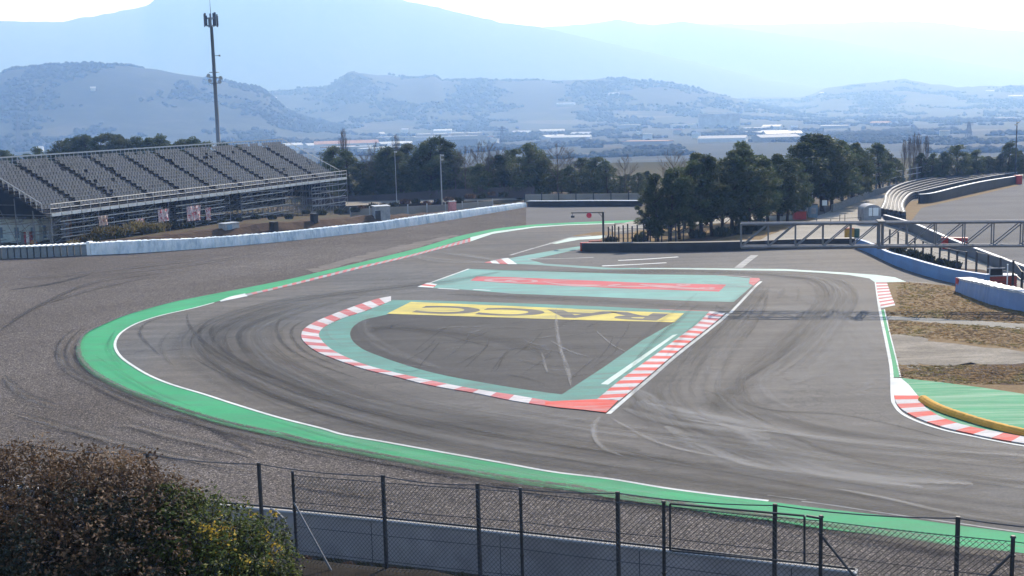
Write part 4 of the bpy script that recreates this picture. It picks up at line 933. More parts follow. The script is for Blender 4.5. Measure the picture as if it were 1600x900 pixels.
for px, py in bposts:
    p = on_fence(px, py, 0.2); topsB.append(p); f = bank_z(-0.2, tpar(p)) - 0.1
    m = MB(); m.tube([(p.x, p.y, f), (p.x, p.y, p.z)], 0.03, 10); m.tube([(p.x, p.y, p.z), (p.x, p.y, p.z + 0.03)], [0.045, 0.03], 10)
    for q in (0.25, 0.75, 1.2): m.tube([(p.x, p.y, p.z - q - 0.03), (p.x, p.y, p.z - q)], 0.042, 10)
    wpart(rootB, 'post', m, M['post'])
wires(rootB, topsB, (0.06, 0.6, 1.1, 1.6), None, 0.015, 0.007)
for (px, py), (qx, qy) in [((459, 785), (525, 905)), ((1286, 840), (1350, 920)), ((1580, 866), (1520, 925))]:
    a = on_fence(px, py, 0.22); b = on_fence(qx, qy, 0.5)
    m = MB(); m.tube([a, b], 0.02, 8); wpart(rootB, 'brace', m, M['galv'] if px < 500 else M['post'])
# chain link netting as crossing wires
m = MB(); pitch = 0.088; wr = 0.0042; NH = 1.8
def net_pt(s, h, segs):
    # s = distance along, h = depth below the top
    for i in range(len(segs) - 1):
        a, b = segs[i], segs[i + 1]; L = (Vector((b.x - a.x, b.y - a.y, 0))).length
        if s <= L or i == len(segs) - 2:
            q = s / L; return Vector((a.x + (b.x - a.x) * q, a.y + (b.y - a.y) * q, a.z + (b.z - a.z) * q - 0.05 - h)) - fn * 0.02
        s -= L
TL = sum(Vector((topsB[i + 1].x - topsB[i].x, topsB[i + 1].y - topsB[i].y, 0)).length for i in range(len(topsB) - 2))
segs = topsB[:-1]
s0 = -NH
while s0 < TL:
    for sg in (1, -1):
        # wire from (s0,0) to (s0+NH*sg..)
        a_s, b_s = (s0, s0 + NH) if sg == 1 else (s0 + NH, s0)
        ah, bh = 0.0, NH
        # clip to [0, TL]
        def clip(a_s, ah, b_s, bh):
            out = []
            for (s_, h_, s2, h2) in ((a_s, ah, b_s, bh), (b_s, bh, a_s, ah)):
                if s_ < 0: q = (0 - s_) / (s2 - s_); s_, h_ = 0, h_ + (h2 - h_) * q
                if s_ > TL: q = (TL - s_) / (s2 - s_); s_, h_ = TL, h_ + (h2 - h_) * q
                out.append((s_, h_))
            return out
        (x1, h1), (x2, h2) = clip(a_s, ah, b_s, bh)
        if abs(x1 - x2) > 0.02:
            off = fn * (0.003 * sg); P1, P2 = net_pt(x1, h1, segs) + off, net_pt(x2, h2, segs) + off
            m.tube([P1, P2], wr, 3, 0, False)
    s0 += pitch
wpart(rootB, 'chain_link_mesh', m, M['wire'])
# gate frame hung between two posts
c = [on_fence(x, y, 0.26) for x, y in ((1047, 787), (1257, 806), (1257, 880), (1047, 860))]
m = MB()
for i in range(4): m.tube([c[i], c[(i + 1) % 4]], 0.018, 8)
wpart(rootB, 'gate_frame', m, M['dark_steel'])
a = on_fence(1260, 806, 0.26); b = on_fence(1283, 810, 0.24); m = MB(); m.tube([a, b], 0.02, 6); wpart(rootB, 'hinge', m, M['dark_steel'])
# bent pipe by the hedge
p = [on_fence(x, y, -0.4) for x, y in ((423, 795), (432, 800), (444, 812), (448, 822), (448, 900))]
m = MB(); m.tube(p, 0.028, 8); tag(m.build('bent_pipe', M['galv']), 'short bent grey pipe rising beside the hedge and leftmost chain link post', 'pipe')

# ------------------------------------------------------------------ truss gantry
GY = 84.6
gl_ = PY(1158, 368, GY); gr_ = PY(1600, 366, 81.2)
zt = PY(1158, 350.5, GY).z; zb = PY(1158, 386.5, GY).z
gd = Vector((gr_.x - gl_.x, gr_.y - gl_.y, 0)); gd.normalize(); gn = Vector((-gd.y, gd.x, 0)); GLEN = 26.3; D2 = 0.75
def GA(s_, dy, z): p = Vector((gl_.x, gl_.y, 0)) + gd * s_ + gn * dy; return Vector((p.x, p.y, z))
root = thing('truss_gantry', GA(GLEN - 1, 0.8, 0), 'grey lattice truss gantry spanning over the track at right', 'gantry')
for z, nm in ((zt, 'top_chord'), (zb, 'bottom_chord')):
    for dy in (0, D2):
        m = MB(); m.tube([GA(0, dy, z), GA(GLEN, dy, z)], 0.095, 10); wpart(root, nm, m, M['galv'])
bay = 1.88; nbay = 14
for k in range(nbay):
    x = k * bay; wd = 0.045 if k not in (5, 12) else 0.085
    for dy in (0, D2):
        m = MB(); m.tube([GA(x, dy, zb), GA(x, dy, zt)], wd + (0.02 if k == 0 else 0), 8); wpart(root, 'upright', m, M['galv'])
        if k in (5, 12):
            m = MB(); m.tube([GA(x + 0.26, dy, zb - 0.1), GA(x + 0.26, dy, zt + 0.1)], 0.06, 8); wpart(root, 'upright', m, M['galv'])
            m = MB(); m.box(GA(x + 0.13, dy, zb - 0.16), (0.5, 0.3, 0.12)); wpart(root, 'joint_plate', m, M['galv'])
            m = MB(); m.box(GA(x + 0.13, dy, zt + 0.06), (0.5, 0.3, 0.10)); wpart(root, 'joint_plate', m, M['galv'])
        m = MB(); m.tube([GA(x, dy, zb), GA(x + bay, dy, zt)], 0.04, 8); wpart(root, 'diagonal', m, M['galv'])
    for z in (zt, zb):
        m = MB(); m.tube([GA(x, 0, z), GA(x, D2, z)], 0.035, 6); wpart(root, 'cross_tube', m, M['galv'])
    m = MB(); m.tube([GA(x, 0, zb), GA(x + bay, D2, zb)], 0.025, 6); wpart(root, 'plan_brace', m, M['galv'])
for ds in (0.2, 1.9):
    for dy in (-0.1, D2 + 0.1):
        m = MB(); m.tube([GA(GLEN - ds, dy, 0), GA(GLEN - ds, dy, zt + 0.3)], 0.09, 8); wpart(root, 'tower_leg', m, M['galv'])
for k in range(4):
    for dy in (-0.1, D2 + 0.1):
        m = MB(); m.tube([GA(GLEN - 1.9, dy, k * 1.1), GA(GLEN - 0.2, dy, k * 1.1 + 1.1)], 0.04, 6); wpart(root, 'tower_brace', m, M['galv'])

# ------------------------------------------------------------------ trees
def tuft(m, c, size, rr, n=3):
    for k in range(n):
        a = Vector((rr.gauss(0, 1), rr.gauss(0, 1), rr.gauss(0, 0.8))).normalized(); b = a.cross(Vector((rr.gauss(0, 1), rr.gauss(0, 1), rr.gauss(0, 1)))).normalized()
        s = size * rr.uniform(0.6, 1.3); o = c + Vector((rr.gauss(0, 1), rr.gauss(0, 1), rr.gauss(0, 1))) * size * 0.45
        m.quad(o - a * s, o - b * s * 0.38, o + a * s, o + b * s * 0.38)
def pine_meshes(seed, H=8.0, spread=2.3, low=0.28, flat=0.5, clumps=34):
    rr = random.Random(seed); tr = MB(); cr = MB()
    lean = Vector((rr.uniform(-0.5, 0.5), rr.uniform(-0.5, 0.5), 0))
    tp = [Vector((0, 0, 0))] + [lean * (k / 5) ** 1.5 + Vector((rr.uniform(-0.08, 0.08), rr.uniform(-0.08, 0.08), H * 0.86 * k / 5)) for k in range(1, 6)]
    tr.tube(tp, [0.17, 0.15, 0.13, 0.10, 0.07, 0.03], 8)
    for k in range(clumps):
        t = low + (1 - low) * (k + rr.random()) / clumps
        env = spread * (math.sin(math.pi * min(1, (t - low) / (1 - low) * 0.75 + 0.22)) ** 0.7)
        a = rr.uniform(0, 6.283); rad = env * math.sqrt(rr.uniform(0.05, 1)) * 0.85
        base = lean * t ** 1.5 + Vector((0, 0, H * t))
        c = base + Vector((math.cos(a) * rad, math.sin(a) * rad, rr.uniform(-0.2, 0.3)))
        R_ = rr.uniform(0.5, 0.95) * (1.0 if t < 0.85 else 0.8) * spread / 2.3
        st = lean * max(t - 0.12, 0) ** 1.5 + Vector((0, 0, H * max(t - 0.13, 0.1)))
        tr.tube([st, (st + c) / 2 + Vector((0, 0, -0.1)), c], [0.05, 0.035, 0.015], 5, 0, False)
        for j in range(100):
            v = Vector((rr.gauss(0, 1), rr.gauss(0, 1), rr.gauss(0, 1))).normalized() * (rr.random() ** 0.4)
            v.z *= 0.72
            tuft(cr, c + v * R_, 0.125, rr, 3)
    return tr, cr
PINES = []
for s, (sp_, lo, cl) in enumerate([(2.3, 0.16, 38), (2.1, 0.2, 36), (2.6, 0.22, 42), (1.9, 0.13, 34), (2.4, 0.24, 38), (2.9, 0.06, 52), (2.6, 0.08, 48), (3.1, 0.05, 54)]):
    t_, c_ = pine_meshes(50 + s, 8.0, sp_, lo, 0.5, cl)
    mt = t_.build('trunk', M['bark']); mc = c_.build('crown', M['needles']); PINES.append((mt.data, mc.data))
    bpy.data.objects.remove(mt); bpy.data.objects.remove(mc)
def bare_mesh(seed, H=8.0, spread=0.35, narrow=False):
    rr = random.Random(seed); tr = MB(); tw = MB()
    tr.tube([(0, 0, 0), (0.05, 0, H * 0.3), (0, 0.05, H * 0.6), (0.05, 0, H * 0.95)], [0.13, 0.10, 0.06, 0.015], 7)
    def grow(p, d, L, r, lvl):
        q = p + d * L; tw.tube([p, (p + q) / 2 + Vector((rr.gauss(0, 0.04), rr.gauss(0, 0.04), 0)), q], [r, r * 0.8, r * 0.45], 4, 0, False)
        if lvl == 0: return
        for _ in range(rr.choice((3, 4))):
            dd = (d + Vector((rr.gauss(0, spread), rr.gauss(0, spread), rr.gauss(0.15, 0.2)))).normalized()
            grow(p + d * L * rr.uniform(0.45, 1.0), dd, L * rr.uniform(0.55, 0.8), r * 0.55, lvl - 1)
    for k in range(13 if not narrow else 18):
        z = H * (0.22 + 0.68 * k / 13) if not narrow else H * (0.08 + 0.8 * k / 18)
        a = k * 2.4; d = Vector((math.cos(a) * (0.7 if not narrow else 0.2), math.sin(a) * (0.7 if not narrow else 0.2), 0.75)).normalized()
        grow(Vector((0.02, 0.02, z)), d, (H - z) * 0.33 + 0.5, 0.04, 3)
    return tr, tw
BARES = []
for s, (sp_, nr) in enumerate([(0.38, False), (0.3, False), (0.14, True)]):
    t_, c_ = bare_mesh(80 + s, 8.0, sp_, nr)
    mt = t_.build('trunk', M['bare']); mc = c_.build('crown', M['bare']); BARES.append((mt.data, mc.data))
    bpy.data.objects.remove(mt); bpy.data.objects.remove(mc)
def tree(kind, var, foot, H, wide, rz, label, group):
    tm, cm = (PINES if kind == 'pine' else BARES)[var]
    r = bpy.data.objects.new('pine_tree' if kind == 'pine' else 'bare_tree', None); C.objects.link(r)
    r.location = (foot.x, foot.y, tz(foot.x, foot.y) - 0.03); r.rotation_euler = (0, 0, rz); s = H / 8.0; r.scale = (s * wide, s * wide, s)
    tag(r, label, 'tree', group)
    for nm, me_ in (('trunk', tm), ('crown', cm)):
        c_ = bpy.data.objects.new(nm, me_); C.objects.link(c_); c_.parent = r
    return r
rr = random.Random(11)
def row(specs, kindlabel, group, where, vs=(0, 1, 2, 3, 4)):
    specs = sorted(specs, key=lambda s: s[0])
    cnt = {'pine': 0, 'bare': 0}
    for px, fy, ty, wide, kind in specs:
        b = G(px, fy); H = HT(b, px, ty) * 1.02; i = cnt[kind]; cnt[kind] += 1
        H -= tz(b.x, b.y)
        size = 'tall' if H > 8.6 else 'short' if H < 6.2 else 'mid-height'
        lab = (f'{size} dark pine, {ordn(i)} pine from the left {where}' if kind == 'pine' else f'{size} leafless tree, {ordn(i)} from the left {where}')
        tree(kind, rr.choice(vs) if kind == 'pine' else (2 if wide < 0.6 else rr.randrange(2)), b, H, wide, rr.uniform(0, 6.28), lab, group)
# island pines (near cluster)
near_p = [(1012, 377, 292, 0.85), (1028, 379, 276, 0.95), (1047, 377, 268, 1.0), (1062, 374, 272, 0.9), (1080, 371, 255, 1.0), (1096, 366, 243, 1.0), (1112, 369, 246, 0.95), (1128, 364, 252, 0.95), (1143, 361, 236, 1.0),
          (1158, 358, 232, 1.0), (1172, 361, 238, 0.95), (1186, 356, 250, 0.9), (1200, 352, 246, 0.95), (1216, 349, 244, 0.95), (1230, 346, 250, 0.9), (1246, 343, 252, 0.85), (1104, 352, 262, 0.9), (1070, 358, 280, 0.9), (1150, 348, 262, 0.9), (1190, 343, 262, 0.9), (1222, 338, 262, 0.9)]
row([(a, b, c, d * 1.2, 'pine') for a, b, c, d in near_p] + [(1055, 340, 238, 0.9, 'bare')], '', 'pines on the island behind the black tyre wall', 'on the island behind the black tyre wall')
mid_p = [(1255, 334, 226, 1.05), (1268, 331, 215, 1.1), (1284, 330, 213, 1.1), (1300, 327, 216, 1.1), (1316, 324, 222, 1.0), (1330, 318, 226, 0.95), (1342, 314, 232, 0.9), (1292, 320, 222, 1.1), (1356, 308, 246, 0.8), (1375, 303, 226, 1.15), (1388, 296, 240, 0.9), (1402, 294, 250, 0.8)]
row([(a, b, c, d * 1.15, 'pine') for a, b, c, d in mid_p], '', 'pines beside the service road', 'beside the service road')
far_p = [(1440, 287, 240, 1.1, 'pine'), (1455, 285, 242, 1.0, 'pine'), (1472, 284, 238, 1.0, 'pine'), (1496, 283, 229, 1.25, 'pine'), (1512, 281, 248, 1.0, 'pine'), (1528, 280, 236, 1.15, 'pine'), (1545, 279, 246, 1.1, 'pine'), (1562, 277, 240, 0.9, 'pine'), (1574, 277, 225, 1.2, 'pine'), (1590, 276, 236, 1.1, 'pine'), (1610, 276, 232, 1.1, 'pine'),
         (1448, 284, 252, 1.5, 'pine'), (1463, 283, 251, 1.5, 'pine'), (1480, 282, 250, 1.5, 'pine'), (1505, 280, 252, 1.5, 'pine'), (1520, 279, 252, 1.5, 'pine'), (1537, 278, 250, 1.5, 'pine'), (1553, 277, 251, 1.5, 'pine'), (1568, 276, 250, 1.5, 'pine'), (1583, 275, 250, 1.5, 'pine'), (1600, 275, 250, 1.5, 'pine'), (1432, 286, 254, 1.4, 'pine'), (1412, 289, 222, 0.45, 'bare'), (1420, 288, 218, 0.45, 'bare'), (1427, 288, 213, 0.42, 'bare'), (1434, 287, 213, 0.45, 'bare'), (1446, 286, 216, 0.5, 'bare')]
row(far_p, '', 'trees beyond the far gravel trap', 'beyond the far gravel trap', (5, 6, 7, 0))
back = []
sky_pts = [(505, 262), (528, 232), (548, 240), (562, 258), (580, 256), (597, 240), (612, 233), (628, 240), (644, 228), (658, 244), (674, 222), (688, 220), (702, 238), (718, 262), (738, 262), (754, 258), (772, 248), (790, 244), (806, 236), (824, 228), (840, 238), (856, 256), (878, 268), (892, 262), (908, 250), (922, 258), (936, 248), (950, 254), (968, 276), (982, 274), (996, 272), (1010, 268)]
for x, y in sky_pts: back.append((x, 305 + rr.uniform(-4, 4), y, 1.25 if y < 245 else 1.3, 'pine'))
for x, y in [(850, 266), (884, 272), (918, 272), (958, 280), (1004, 282), (990, 284), (516, 255), (570, 262), (606, 256), (636, 255), (666, 256), (696, 254), (728, 266), (762, 264), (798, 258), (832, 258), (866, 268), (900, 270), (944, 268), (975, 280)]: back.append((x, 297, y, 1.45, 'pine'))
for x, y, w_ in [(540, 208, 0.5), (588, 226, 0.8), (622, 216, 0.5), (728, 232, 0.9), (748, 228, 0.9), (764, 222, 0.9), (782, 232, 0.9), (872, 228, 1.0), (890, 234, 0.8), (977, 244, 0.9), (712, 240, 0.8), (574, 240, 0.8)]: back.append((x, 306, y, w_, 'bare'))
row(back, '', 'trees along the back of the circuit', 'behind the far dark service wall', (5, 6, 7, 5, 6, 7, 2))
lefts = []
for x, y in [(-20, 236), (4, 234), (24, 243), (44, 240), (68, 232), (88, 236), (108, 222), (124, 215), (142, 212), (160, 214), (176, 210), (196, 215), (214, 215), (232, 218), (250, 214), (268, 226), (284, 222), (300, 220), (314, 218), (330, 222), (354, 224), (370, 228)]:
    lefts.append((x, 300, y + 3, 1.15, 'pine'))
row(lefts, '', 'pines behind the grandstand', 'behind the grandstand', (5, 6, 7))

# ------------------------------------------------------------------ grandstand
fL = G(80, 388); fR = G(541, 335, -1.6)
u = Vector((fR.x - fL.x, fR.y - fL.y, 0)); SL = u.length; u.normalize()
n_ = Vector((-u.y, u.x, 0)); n_ = n_ if n_.x < 0 else -n_           # away from the track
zL = HT(fL, 80, 334); zR = HT(fR, 541, 277)
root = thing('grandstand', (fL.x, fL.y, 0), 'long open grandstand of grey seats on scaffolding at left', 'grandstand')
def SP(s, w_, h): # s along, w_ back, h above front deck
    z = zL + (zR - zL) * s / SL
    p = Vector((fL.x, fL.y, 0)) + u * s + n_ * w_
    return Vector((p.x, p.y, z + h))
ROWS = 13; TR = 0.80; RI = 0.40; W0 = 0.9
m = MB()
for r_ in range(ROWS):
    h = 0.15 + r_ * RI; a0 = W0 + r_ * TR
    m.hexa([SP(0, a0, h - 0.3), SP(SL, a0, h - 0.3), SP(SL, a0 + TR - 0.004, h - 0.3), SP(0, a0 + TR - 0.004, h - 0.3), SP(0, a0, h), SP(SL, a0, h), SP(SL, a0 + TR - 0.004, h), SP(0, a0 + TR - 0.004, h)])
wpart(root, 'stepped_deck', m, M['deck'])
m = MB(); m.hexa([SP(0, -0.4, -0.12), SP(SL, -0.4, -0.12), SP(SL, W0 - 0.01, -0.12), SP(0, W0 - 0.01, -0.12), SP(0, -0.4, 0), SP(SL, -0.4, 0), SP(SL, W0 - 0.01, 0), SP(0, W0 - 0.01, 0)]); wpart(root, 'walkway', m, M['deck'])
nf = 40
for k in range(nf):
    s0, s1 = SL * k / nf + 0.06, SL * (k + 1) / nf - 0.06
    m = MB(); m.hexa([SP(s0, -0.47, -0.30), SP(s1, -0.47, -0.30), SP(s1, -0.41, -0.30), SP(s0, -0.41, -0.30), SP(s0, -0.47, 0.06), SP(s1, -0.47, 0.06), SP(s1, -0.41, 0.06), SP(s0, -0.41, 0.06)])
    wpart(root, 'fascia_panel', m, M['fascia'])
m = MB()
for k in range(nf + 1): m.beam(SP(SL * k / nf, -0.38, -0.2), SP(SL * k / nf, -0.38, 1.05), 0.05)
for h in (0.55, 1.05): m.tube([SP(0, -0.38, h), SP(SL, -0.38, h)], 0.035, 6)
wpart(root, 'front_railing', m, M['pale_steel'])
hb = 0.15 + (ROWS - 1) * RI; wb_ = W0 + ROWS * TR
m = MB()
for k in range(nf * 2 + 1): m.beam(SP(SL * k / nf / 2, wb_, hb - 0.4), SP(SL * k / nf / 2, wb_, hb + 1.1), 0.06)
for h in (0.15, 0.6): m.tube([SP(0, wb_, hb + h), SP(SL, wb_, hb + h)], 0.03, 6)
m.beam(SP(0, wb_, hb + 1.1), SP(SL, wb_, hb + 1.1), 0.12, 0.16)
wpart(root, 'back_railing', m, M['pale_steel'])
m = MB()
for s_ in (0, SL):
    m.tube([SP(s_, W0, 1.1), SP(s_, wb_, hb + 1.1)], 0.04, 6)
    for k in range(0, ROWS + 1): m.beam(SP(s_, W0 + k * TR, 0.1 + k * RI), SP(s_, W0 + k * TR, 1.1 + k * RI), 0.04)
wpart(root, 'side_railing', m, M['pale_steel'])
# left-end netting, plus right-end and back sheets added to darken under the stand
m = MB()
nb_ = SP(0, wb_, 0); nz_ = HT(nb_, -23, 340) ; nf_ = SP(0, 0.3, 0); nfz = HT(nf_, 76, 339)
m.quad(SP(0, 0.3, -0.2), SP(0, wb_, hb - 0.3), Vector((nb_.x, nb_.y, nz_)), Vector((nf_.x, nf_.y, nfz)))
m.quad(SP(SL, 3.5, 0.6), SP(SL, wb_, hb - 0.3), SP(SL, wb_, -3.0), SP(SL, 3.5, -3.0))
m.quad(SP(0, wb_ + 0.03, hb - 0.3), SP(11, wb_ + 0.03, hb - 0.3), SP(11, wb_ + 0.03, -0.1), SP(0, wb_ + 0.03, -0.1))
m.quad(SP(11, wb_ + 0.03, hb - 0.3), SP(SL, wb_ + 0.03, hb - 0.3), SP(SL, wb_ + 0.03, -4.2), SP(11, wb_ + 0.03, -zL))
wpart(root, 'netting_and_darkening_sheets', m, M['netting_and_darkening'])
# left-hand return block, dark in the picture's left edge
# seats
def seat_mb():
    s = MB(); s.box((0, 0.0, 0.30), (0.42, 0.38, 0.05)); s.hexa([(-.21, .19, .34), (.21, .19, .34), (.21, .23, .34), (-.21, .23, .34), (-.19, .27, .74), (.19, .27, .74), (.19, .31, .74), (-.19, .31, .74)])
    s.box((0, 0.05, 0), (0.08, 0.08, 0.3)); return s
sm = seat_mb(); seat_rot = math.atan2(u.y, u.x) + math.pi
NA = 10; sec = SL / NA; seats = []
for r_ in range(ROWS):
    for k in range(NA):
        n_s = int((sec - 0.75) / 0.5)
        for j in range(n_s):
            s_ = k * sec + 0.62 + j * 0.5
            seats.append((r_, k, j, SP(s_, W0 + r_ * TR + 0.36, 0.15 + r_ * RI)))
seats.sort(key=lambda q: q[3].length)
ca, sa = math.cos(math.atan2(n_.y, n_.x) - math.pi / 2), math.sin(math.atan2(n_.y, n_.x) - math.pi / 2)
srot = math.atan2(n_.y, n_.x) - math.pi / 2
smesh = None
for q in seats[:100]:
    if smesh is None:
        o = sm.build('seat', M['seat'], root); smesh = o.data
    else: o = bpy.data.objects.new('seat', smesh); C.objects.link(o); o.parent = root
    o.location = q[3] - root.location; o.rotation_euler = (0, 0, srot)
mm = MB(); base_v = list(sm.v)
for q in seats[100:]:
    if random.random() < 0.015: continue
    i0 = len(mm.v)
    for x, y, z in base_v: mm.v.append((q[3].x + x * ca - y * sa, q[3].y + x * sa + y * ca, q[3].z + z))
    for f in sm.f: mm.f.append(tuple(i0 + k for k in f)); mm.m.append(0)
o = wpart(root, 'seat', mm, M['seat']); o['kind'] = 'stuff'
# aisle steps
for k in range(1, NA):
    m = MB()
    for r_ in range(ROWS):
        for q in (0, 1): m.hexa([SP(k * sec - .4, W0 + r_ * TR + q * .4 - .35, 0.16 + r_ * RI - .3 + q * .2), SP(k * sec + .4, W0 + r_ * TR + q * .4 - .35, 0.16 + r_ * RI - .3 + q * .2), SP(k * sec + .4, W0 + r_ * TR + q * .4 - .01, 0.16 + r_ * RI - .3 + q * .2), SP(k * sec - .4, W0 + r_ * TR + q * .4 - .01, 0.16 + r_ * RI - .3 + q * .2)] +
                               [SP(k * sec - .4, W0 + r_ * TR + q * .4 - .35, 0.16 + r_ * RI - .08 + q * .2 - .1), SP(k * sec + .4, W0 + r_ * TR + q * .4 - .35, 0.16 + r_ * RI - .08 + q * .2 - .1), SP(k * sec + .4, W0 + r_ * TR + q * .4 - .01, 0.16 + r_ * RI - .08 + q * .2 - .1), SP(k * sec - .4, W0 + r_ * TR + q * .4 - .01, 0.16 + r_ * RI - .08 + q * .2 - .1)])
    wpart(root, 'aisle_steps', m, M['deck'])
# scaffold bays
NB = 25; bl = SL / NB
def ground_at(p): return tz(p.x, p.y)
for k in range(NB + 1):
    m = MB()
    for jw, w_ in enumerate((-0.35, 2.3, 5.0, 7.7, 10.6)):
        top = -0.12 if jw == 0 else -0.15 + max(0, (w_ - W0)) / TR * RI - 0.25
        p = SP(k * bl, w_, 0); g_ = ground_at(p) - p.z
        m.beam(SP(k * bl, w_, g_), SP(k * bl, w_, top), 0.07)
        if k < NB:
            lv = [g_ + 0.35]; 
            while lv[-1] + 1.1 < top: lv.append(lv[-1] + 1.1)
            big = jw == 0
            skip = k in (4, 8, 13, 19, 20)
            for h in lv:
                if skip and big: continue
                m.beam(SP(k * bl, w_, h), SP((k + 1) * bl, w_, h), 0.09 if big else 0.06)
            if jw < 3 and (k + jw) % 2 == 0 and not (skip and big):
                for h in lv[:-1]: m.beam(SP(k * bl, w_, h), SP((k + 1) * bl, w_, h + 1.1), 0.045)
            if jw < 4 and k % 2 == 0:
                w2 = (2.3, 5.0, 7.7, 10.6)[jw]
                for h in lv[1:]: m.beam(SP(k * bl, w_, h), SP(k * bl, w2, h), 0.05)
                m.beam(SP(k * bl, w_, lv[0]), SP(k * bl, w2, lv[-1]), 0.04)
    wpart(root, 'scaffold_bay', m, M['scaffold'])

for lv_, (a_, b_) in enumerate([(0.02, 0.30), (0.34, 0.50), (0.56, 0.74), (0.84, 0.99)]):
    for h in (-0.95, -1.85, -2.75, -3.65):
        p_ = SP(SL * (a_ + b_) / 2, -0.4, h)
        if p_.z < tz(p_.x, p_.y) + 0.5: continue
        m = MB(); m.beam(SP(SL * a_, -0.42, h), SP(SL * b_, -0.42, h), 0.06, 0.10); wpart(root, 'front_ledger', m, M['pale_steel'])
# things under and in front of the stand
def boxthing(name, px, py, ty, wpx, depth, mat, label, cat, rz=0.5, group=None, top=None, extra=None):
    b = G(px, py); h = HT(b, px, ty); scale_ = b.length / F; w_ = wpx * scale_
    root = thing(name, b, label, cat, group, rz)
    m = MB(); m.box((0, 0, 0.04), (w_, depth, h - 0.04)); m.build('body', mat, root)
    if top:
        m = MB(); m.box((0, 0, h), (w_ * 1.08, depth * 1.1, 0.08)); m.build('lid', top, root)
    m = MB()
    for sx in (-1, 1): m.box((sx * w_ * 0.35, 0, 0), (w_ * 0.12, depth * 0.9, 0.05))
    m.build('base', M['dark_steel'], root)
    if extra: extra(root, w_, depth, h)
    return root
def front(col, x, z, sx, sz, name='panel'):
    def f(root, w_, d_, h):
        m = MB(); m.box((x * w_, -d_ / 2 - 0.012, z * h), (sx * w_, 0.02, sz * h)); m.build(name, col, root)
    return f
for i, (x, w_) in enumerate([(8, 20), (31, 20), (54, 20)]):
    boxthing('cabin', x, 378, 341, w_, 2.0, M['ice'], f'pale blue site cabin under the stand, {ordn(i)} of three from the left', 'cabin', 0.15, 'pale cabins under the left end of the stand', M['dark_steel'], front(M['cab_blue'], 0.1 * (i - 1), 0.2, 0.3, 0.45, 'window'))
boxthing('cabin', 75, 374, 341, 16, 1.6, M['white_vinyl'], 'white cabin with slanting shade beside the pale blue cabins', 'cabin', 0.2, None, M['dark_steel'], front(M['cab_blue'], -0.2, 0.1, 0.4, 0.6, 'door'))
boxthing('cabin', 94, 372, 339, 13, 1.6, M['canvas'], 'grey slatted cabin at the left end under the stand', 'cabin', 0.2, None, M['dark_steel'], front(M['dark_steel'], 0.1, 0.1, 0.4, 0.7, 'door'))
for i, (x, c_) in enumerate([(6, 'cream'), (22, 'cream')]):
    boxthing('van', x, 352, 331, 13, 4.0, M[c_], f'{"leftmost" if i == 0 else "second"} cream van parked behind the pale cabins', 'van', 0.3, None, M['white_vinyl'], front(M['black'], 0, 0.5, 0.7, 0.25, 'window'))
boxthing('crate', 107, 370, 341, 10, 1.2, simple('salmon_board', (0.42, 0.24, 0.18)), 'salmon coloured board crate beside the grey slatted cabin', 'crate', 0.2, None, M['brick_red'])
# red and white striped water barrier with orange foot
b = G(42, 380.5); root = thing('striped_barrier', b, 'red and white striped rounded barrel behind the grey blocks', 'barrier')
h = HT(b, 42, 361)
for i, (dx, mt) in enumerate([(-0.42, 'grey_block'), (-0.1, 'barrier_red'), (0.2, 'white_vinyl'), (0.47, 'barrier_red')]):
    m = MB(); wd = (0.36, 0.27, 0.34, 0.14)[i]
    prof = [(0, 0.3), (0.1, 0.36), (h * 0.8, 0.36), (h, 0.24)]
    m.tube([(b.x + dx, b.y - r2, z_) for z_, r2 in ((0, 0), (h * 0.88, 0))], [wd * 0.52, wd * 0.52], 10)
    m.box((b.x + dx, b.y + 0.2, 0), (wd, 0.7, h * (0.92 if i != 2 else 1.0)), 0, 0, 0.92); wpart(root, 'stripe', m, M[mt])
m = MB(); m.box((b.x + 0.85, b.y - 0.1, 0), (0.7, 0.6, 0.35), 0, 0, 0.7); tag(m.build('orange_foot_block', simple('orange_plastic', (0.7, 0.28, 0.04))), 'small orange and yellow block beside the striped barrel', 'block')
